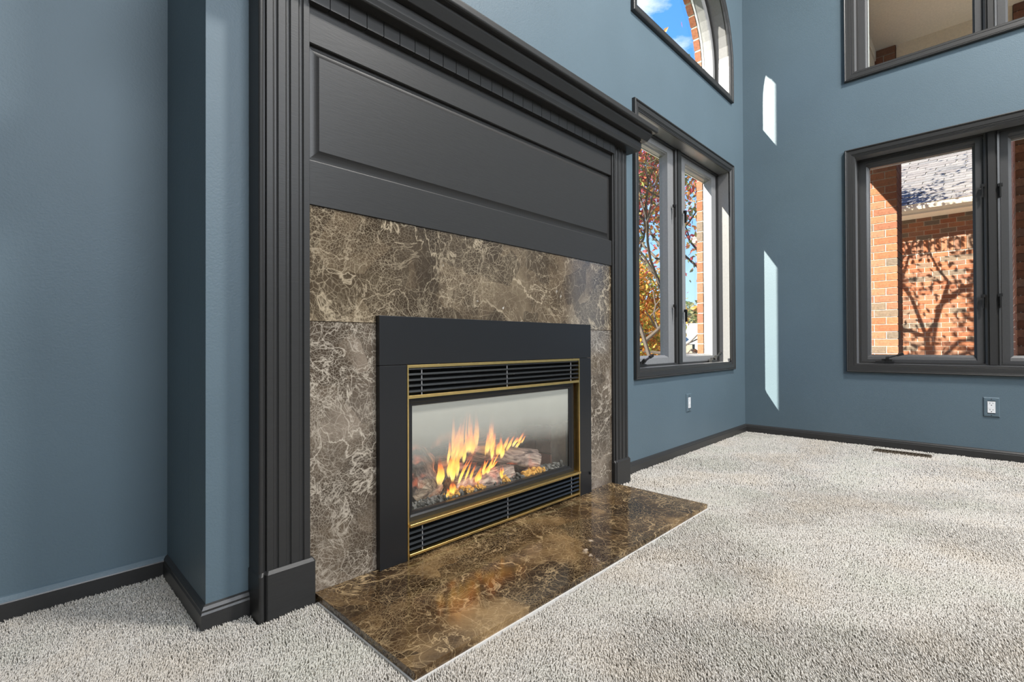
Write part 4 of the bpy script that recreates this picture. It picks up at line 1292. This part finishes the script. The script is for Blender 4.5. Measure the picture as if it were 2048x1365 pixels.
# near crab-apple tree: stems stand behind the brick jamb, crown hangs before both windows
t1 = empty('autumn_tree', (5.40, 2.24, -0.9), 'red and green autumn tree close outside the window beside the mantel', 'tree')
rr = random.Random(5)
segs, tips = [], []
for d0 in ((0.10, 0.42, 1.5), (0.30, 0.05, 1.4), (-0.22, 0.20, 1.5), (0.02, 0.62, 1.25)):
    base = Vector((5.40, 2.24, -0.9))
    v1 = base + Vector(d0) * 0.85
    segs.append((base, v1, 0.042, 0.032))
    grow(rr, v1, Vector(d0).normalized(), 1.15, 0.027, 4, segs, tips)
segs = [q for q in segs if min(q[0][1], q[1][1]) > 1.95 and max(q[0][0], q[1][0]) < 7.0]
V, F = tubes(segs)
mk('branches', V, F, 'bark', t1, fix=False)
tips = [tuple(t) for t in tips if t.z > 0.9 and t.y > 2.05 and (t.x > 5.0 or t.y > 2.6)]
tips += [(R.uniform(4.9, 6.6), R.uniform(2.3, 3.7), R.uniform(1.5, 4.2)) for _ in range(130)]
leaves('foliage', tips, 12000, 0.15, 0.068, RED, t1, xlim=(3.0, 6.95))
# shade tree before the wing: its shadow dapples the brick and the roof
t4 = empty('shade_tree', (8.35, 1.95, -0.9), 'slender tree standing between the brick porch column and the brick wing', 'tree')
rr = random.Random(31)
segs, tips = [], []
for d0 in ((0.05, -0.10, 1.5), (0.10, 0.22, 1.45), (-0.15, 0.05, 1.5)):
    base = Vector((8.35, 1.95, -0.9)); v1 = base + Vector(d0) * 1.5
    segs.append((base, v1, 0.075, 0.055))
    grow(rr, v1, Vector(d0).normalized(), 1.05, 0.05, 4, segs, tips)
segs = [q for q in segs if max(q[0][0], q[1][0]) < 9.9 and min(q[0][1], q[1][1]) > 1.15 and min(q[0][0], q[1][0]) > 7.4]
mk('branches', *tubes(segs, 5), 'bark', t4, fix=False)
tips = [tuple(t) for t in tips if t.z > 1.2 and t.x < 9.9 and t.y > 0.125 * t.x and (t.x > 7.5 or t.y > 1.5)]
tips += [(R.uniform(7.8, 9.0), R.uniform(1.45, 2.9), R.uniform(2.0, 6.4)) for _ in range(70)]
leaves('foliage', tips, 7800, 0.13, 0.085, RED, t4, xlim=(7.15, 10.05))
# dense orange tree behind it
t2 = empty('orange_tree', (9.0, 5.18, -0.9), 'dense orange and yellow tree beyond the left casement', 'tree')
rr = random.Random(12)
segs, tips = [], []
grow(rr, Vector((9.0, 5.18, -0.9)), Vector((0, 0, 1)), 1.0, 0.09, 4, segs, tips)
V, F = tubes(segs, 5)
mk('branches', V, F, 'bark', t2, fix=False)
cl = [(9.0 + R.gauss(0, 0.45), 5.18 + R.gauss(0, 0.22), R.uniform(-0.25, 2.3)) for _ in range(220)]
leaves('foliage', cl, 9000, 0.13, 0.095, ORA, t2)
# far hedge-like trees
for i, (x, y, h, pal, lab) in enumerate(((54, 29.5, 5.5, OLV, 'distant olive tree nearest behind the neighbouring roof'), (64, 27.5, 6.0, OLV, 'tallest distant olive tree behind the neighbouring roof'),
                                    (72, 35, 7.0, OLV, 'distant olive tree behind the neighbouring roof'), (34, 19.4, 4.0, ORA, 'distant orange tree past the parked car'), (17, 21, 6.0, ORA, 'tall yellow tree across the street'),
                                    (26, 25, 6.5, RED, 'red tree across the street'), (9, 23, 7.0, OLV, 'large olive tree across the street'), (2, 26, 6.5, ORA, 'wide orange tree across the street'))):
    t3 = empty('distant_tree', (x, y, -0.9), lab, 'tree', 'trees across the street')
    mk('trunk', *tubes([((x, y, -0.9), (x, y, h * 0.5), 0.25, 0.15)], 7), 'bark', t3, fix=False)
    cl = [(x + R.gauss(0, 1.3), y + R.gauss(0, 1.3), R.uniform(0.2, h - 0.6)) for _ in range(140)]
    leaves('foliage', cl, 2600, 0.45, 0.7, pal, t3)
# neighbouring house
nh = empty('neighbour_house', (44, 20, -0.9), 'low neighbouring house with pale grey roof and stone piers', 'building')
hx, hy = 44.0, 19.9
ang = math.radians(24)
def HR(a, b, c):
    return (hx + a * math.cos(ang) - b * math.sin(ang) if False else hx + b * math.cos(ang) + a * (-math.sin(ang)), hy + b * math.sin(ang) + a * math.cos(ang), c)
def hbox(nm, a0, a1, b0, b1, z0, z1, mat, par):
    v = [HR(a, b, z) for z in (z0, z1) for a, b in ((a0, b0), (a1, b0), (a1, b1), (a0, b1))]
    return mk(nm, v, [(3, 2, 1, 0), (4, 5, 6, 7), (0, 1, 5, 4), (1, 2, 6, 5), (2, 3, 7, 6), (3, 0, 4, 7)], mat, par)
hbox('wall', -6, 6, 0.6, 7, -0.9, 0.72, 'rear', nh)
V = [HR(-6.4, 0.1, 0.65), HR(6.4, 0.1, 0.65), HR(6.4, 4.0, 2.75), HR(-6.4, 4.0, 2.75), HR(6.4, 7.9, 0.65), HR(-6.4, 7.9, 0.65)]
mk('roof', V, [(0, 1, 2, 3), (3, 2, 4, 5), (0, 3, 5), (1, 4, 2), (0, 5, 4, 1)], 'farroof', nh)
for k in range(-4, 5):
    hbox('stone_pier', k * 1.25 - 0.30, k * 1.25 + 0.30, 0.05, 0.65, -0.9, 0.60, 'stone', nh)
    hbox('white_post', k * 1.25 + 0.42, k * 1.25 + 0.72, 0.12, 0.45, -0.9, 0.66, 'white', nh)
V = [HR(0.35, 0.3, 0.75), HR(1.05, 0.3, 0.75), HR(0.7, 0.3, 1.75), HR(0.35, 2.2, 0.75), HR(1.05, 2.2, 0.75), HR(0.7, 2.2, 1.75)]
mk('dormer', V, [(0, 1, 2), (3, 5, 4), (0, 2, 5, 3), (1, 4, 5, 2), (0, 3, 4, 1)], 'white', nh)
# street and parked blue car
st = box('street', 8.5, 30, 11.5, 15.5, -0.9, -0.885, 'street'); st['kind'] = 'structure'
car = empty('parked_car', (15.2, 8.3, -0.9), 'blue parked car beyond the orange tree', 'car')
ca = math.radians(-20)
def CR(a, b, z):
    return (15.2 + a * math.cos(ca) - b * math.sin(ca), 8.3 + a * math.sin(ca) + b * math.cos(ca), -0.9 + z)
def cprism(nm, poly, b0, b1, mat):
    return prism(nm, poly, b0, b1, lambda a, z, b: CR(a, b, z), mat, car)
cprism('body', [(-2.2, 0.3), (2.2, 0.3), (2.25, 0.75), (1.2, 0.95), (0.55, 1.32), (-1.2, 1.36), (-2.1, 0.98), (-2.25, 0.7)], -0.85, 0.85, 'carblue')
cprism('side_window', [(1.0, 0.96), (0.5, 1.26), (-1.1, 1.30), (-1.75, 1.0)], -0.856, 0.856, 'carglass')
for a in (-1.35, 1.4):
    for b in (-0.82, 0.62):
        cprism('wheel', [(a + 0.33 * math.cos(k * math.pi / 8), 0.33 + 0.33 * math.sin(k * math.pi / 8)) for k in range(16)], b, b + 0.2, 'rubber')
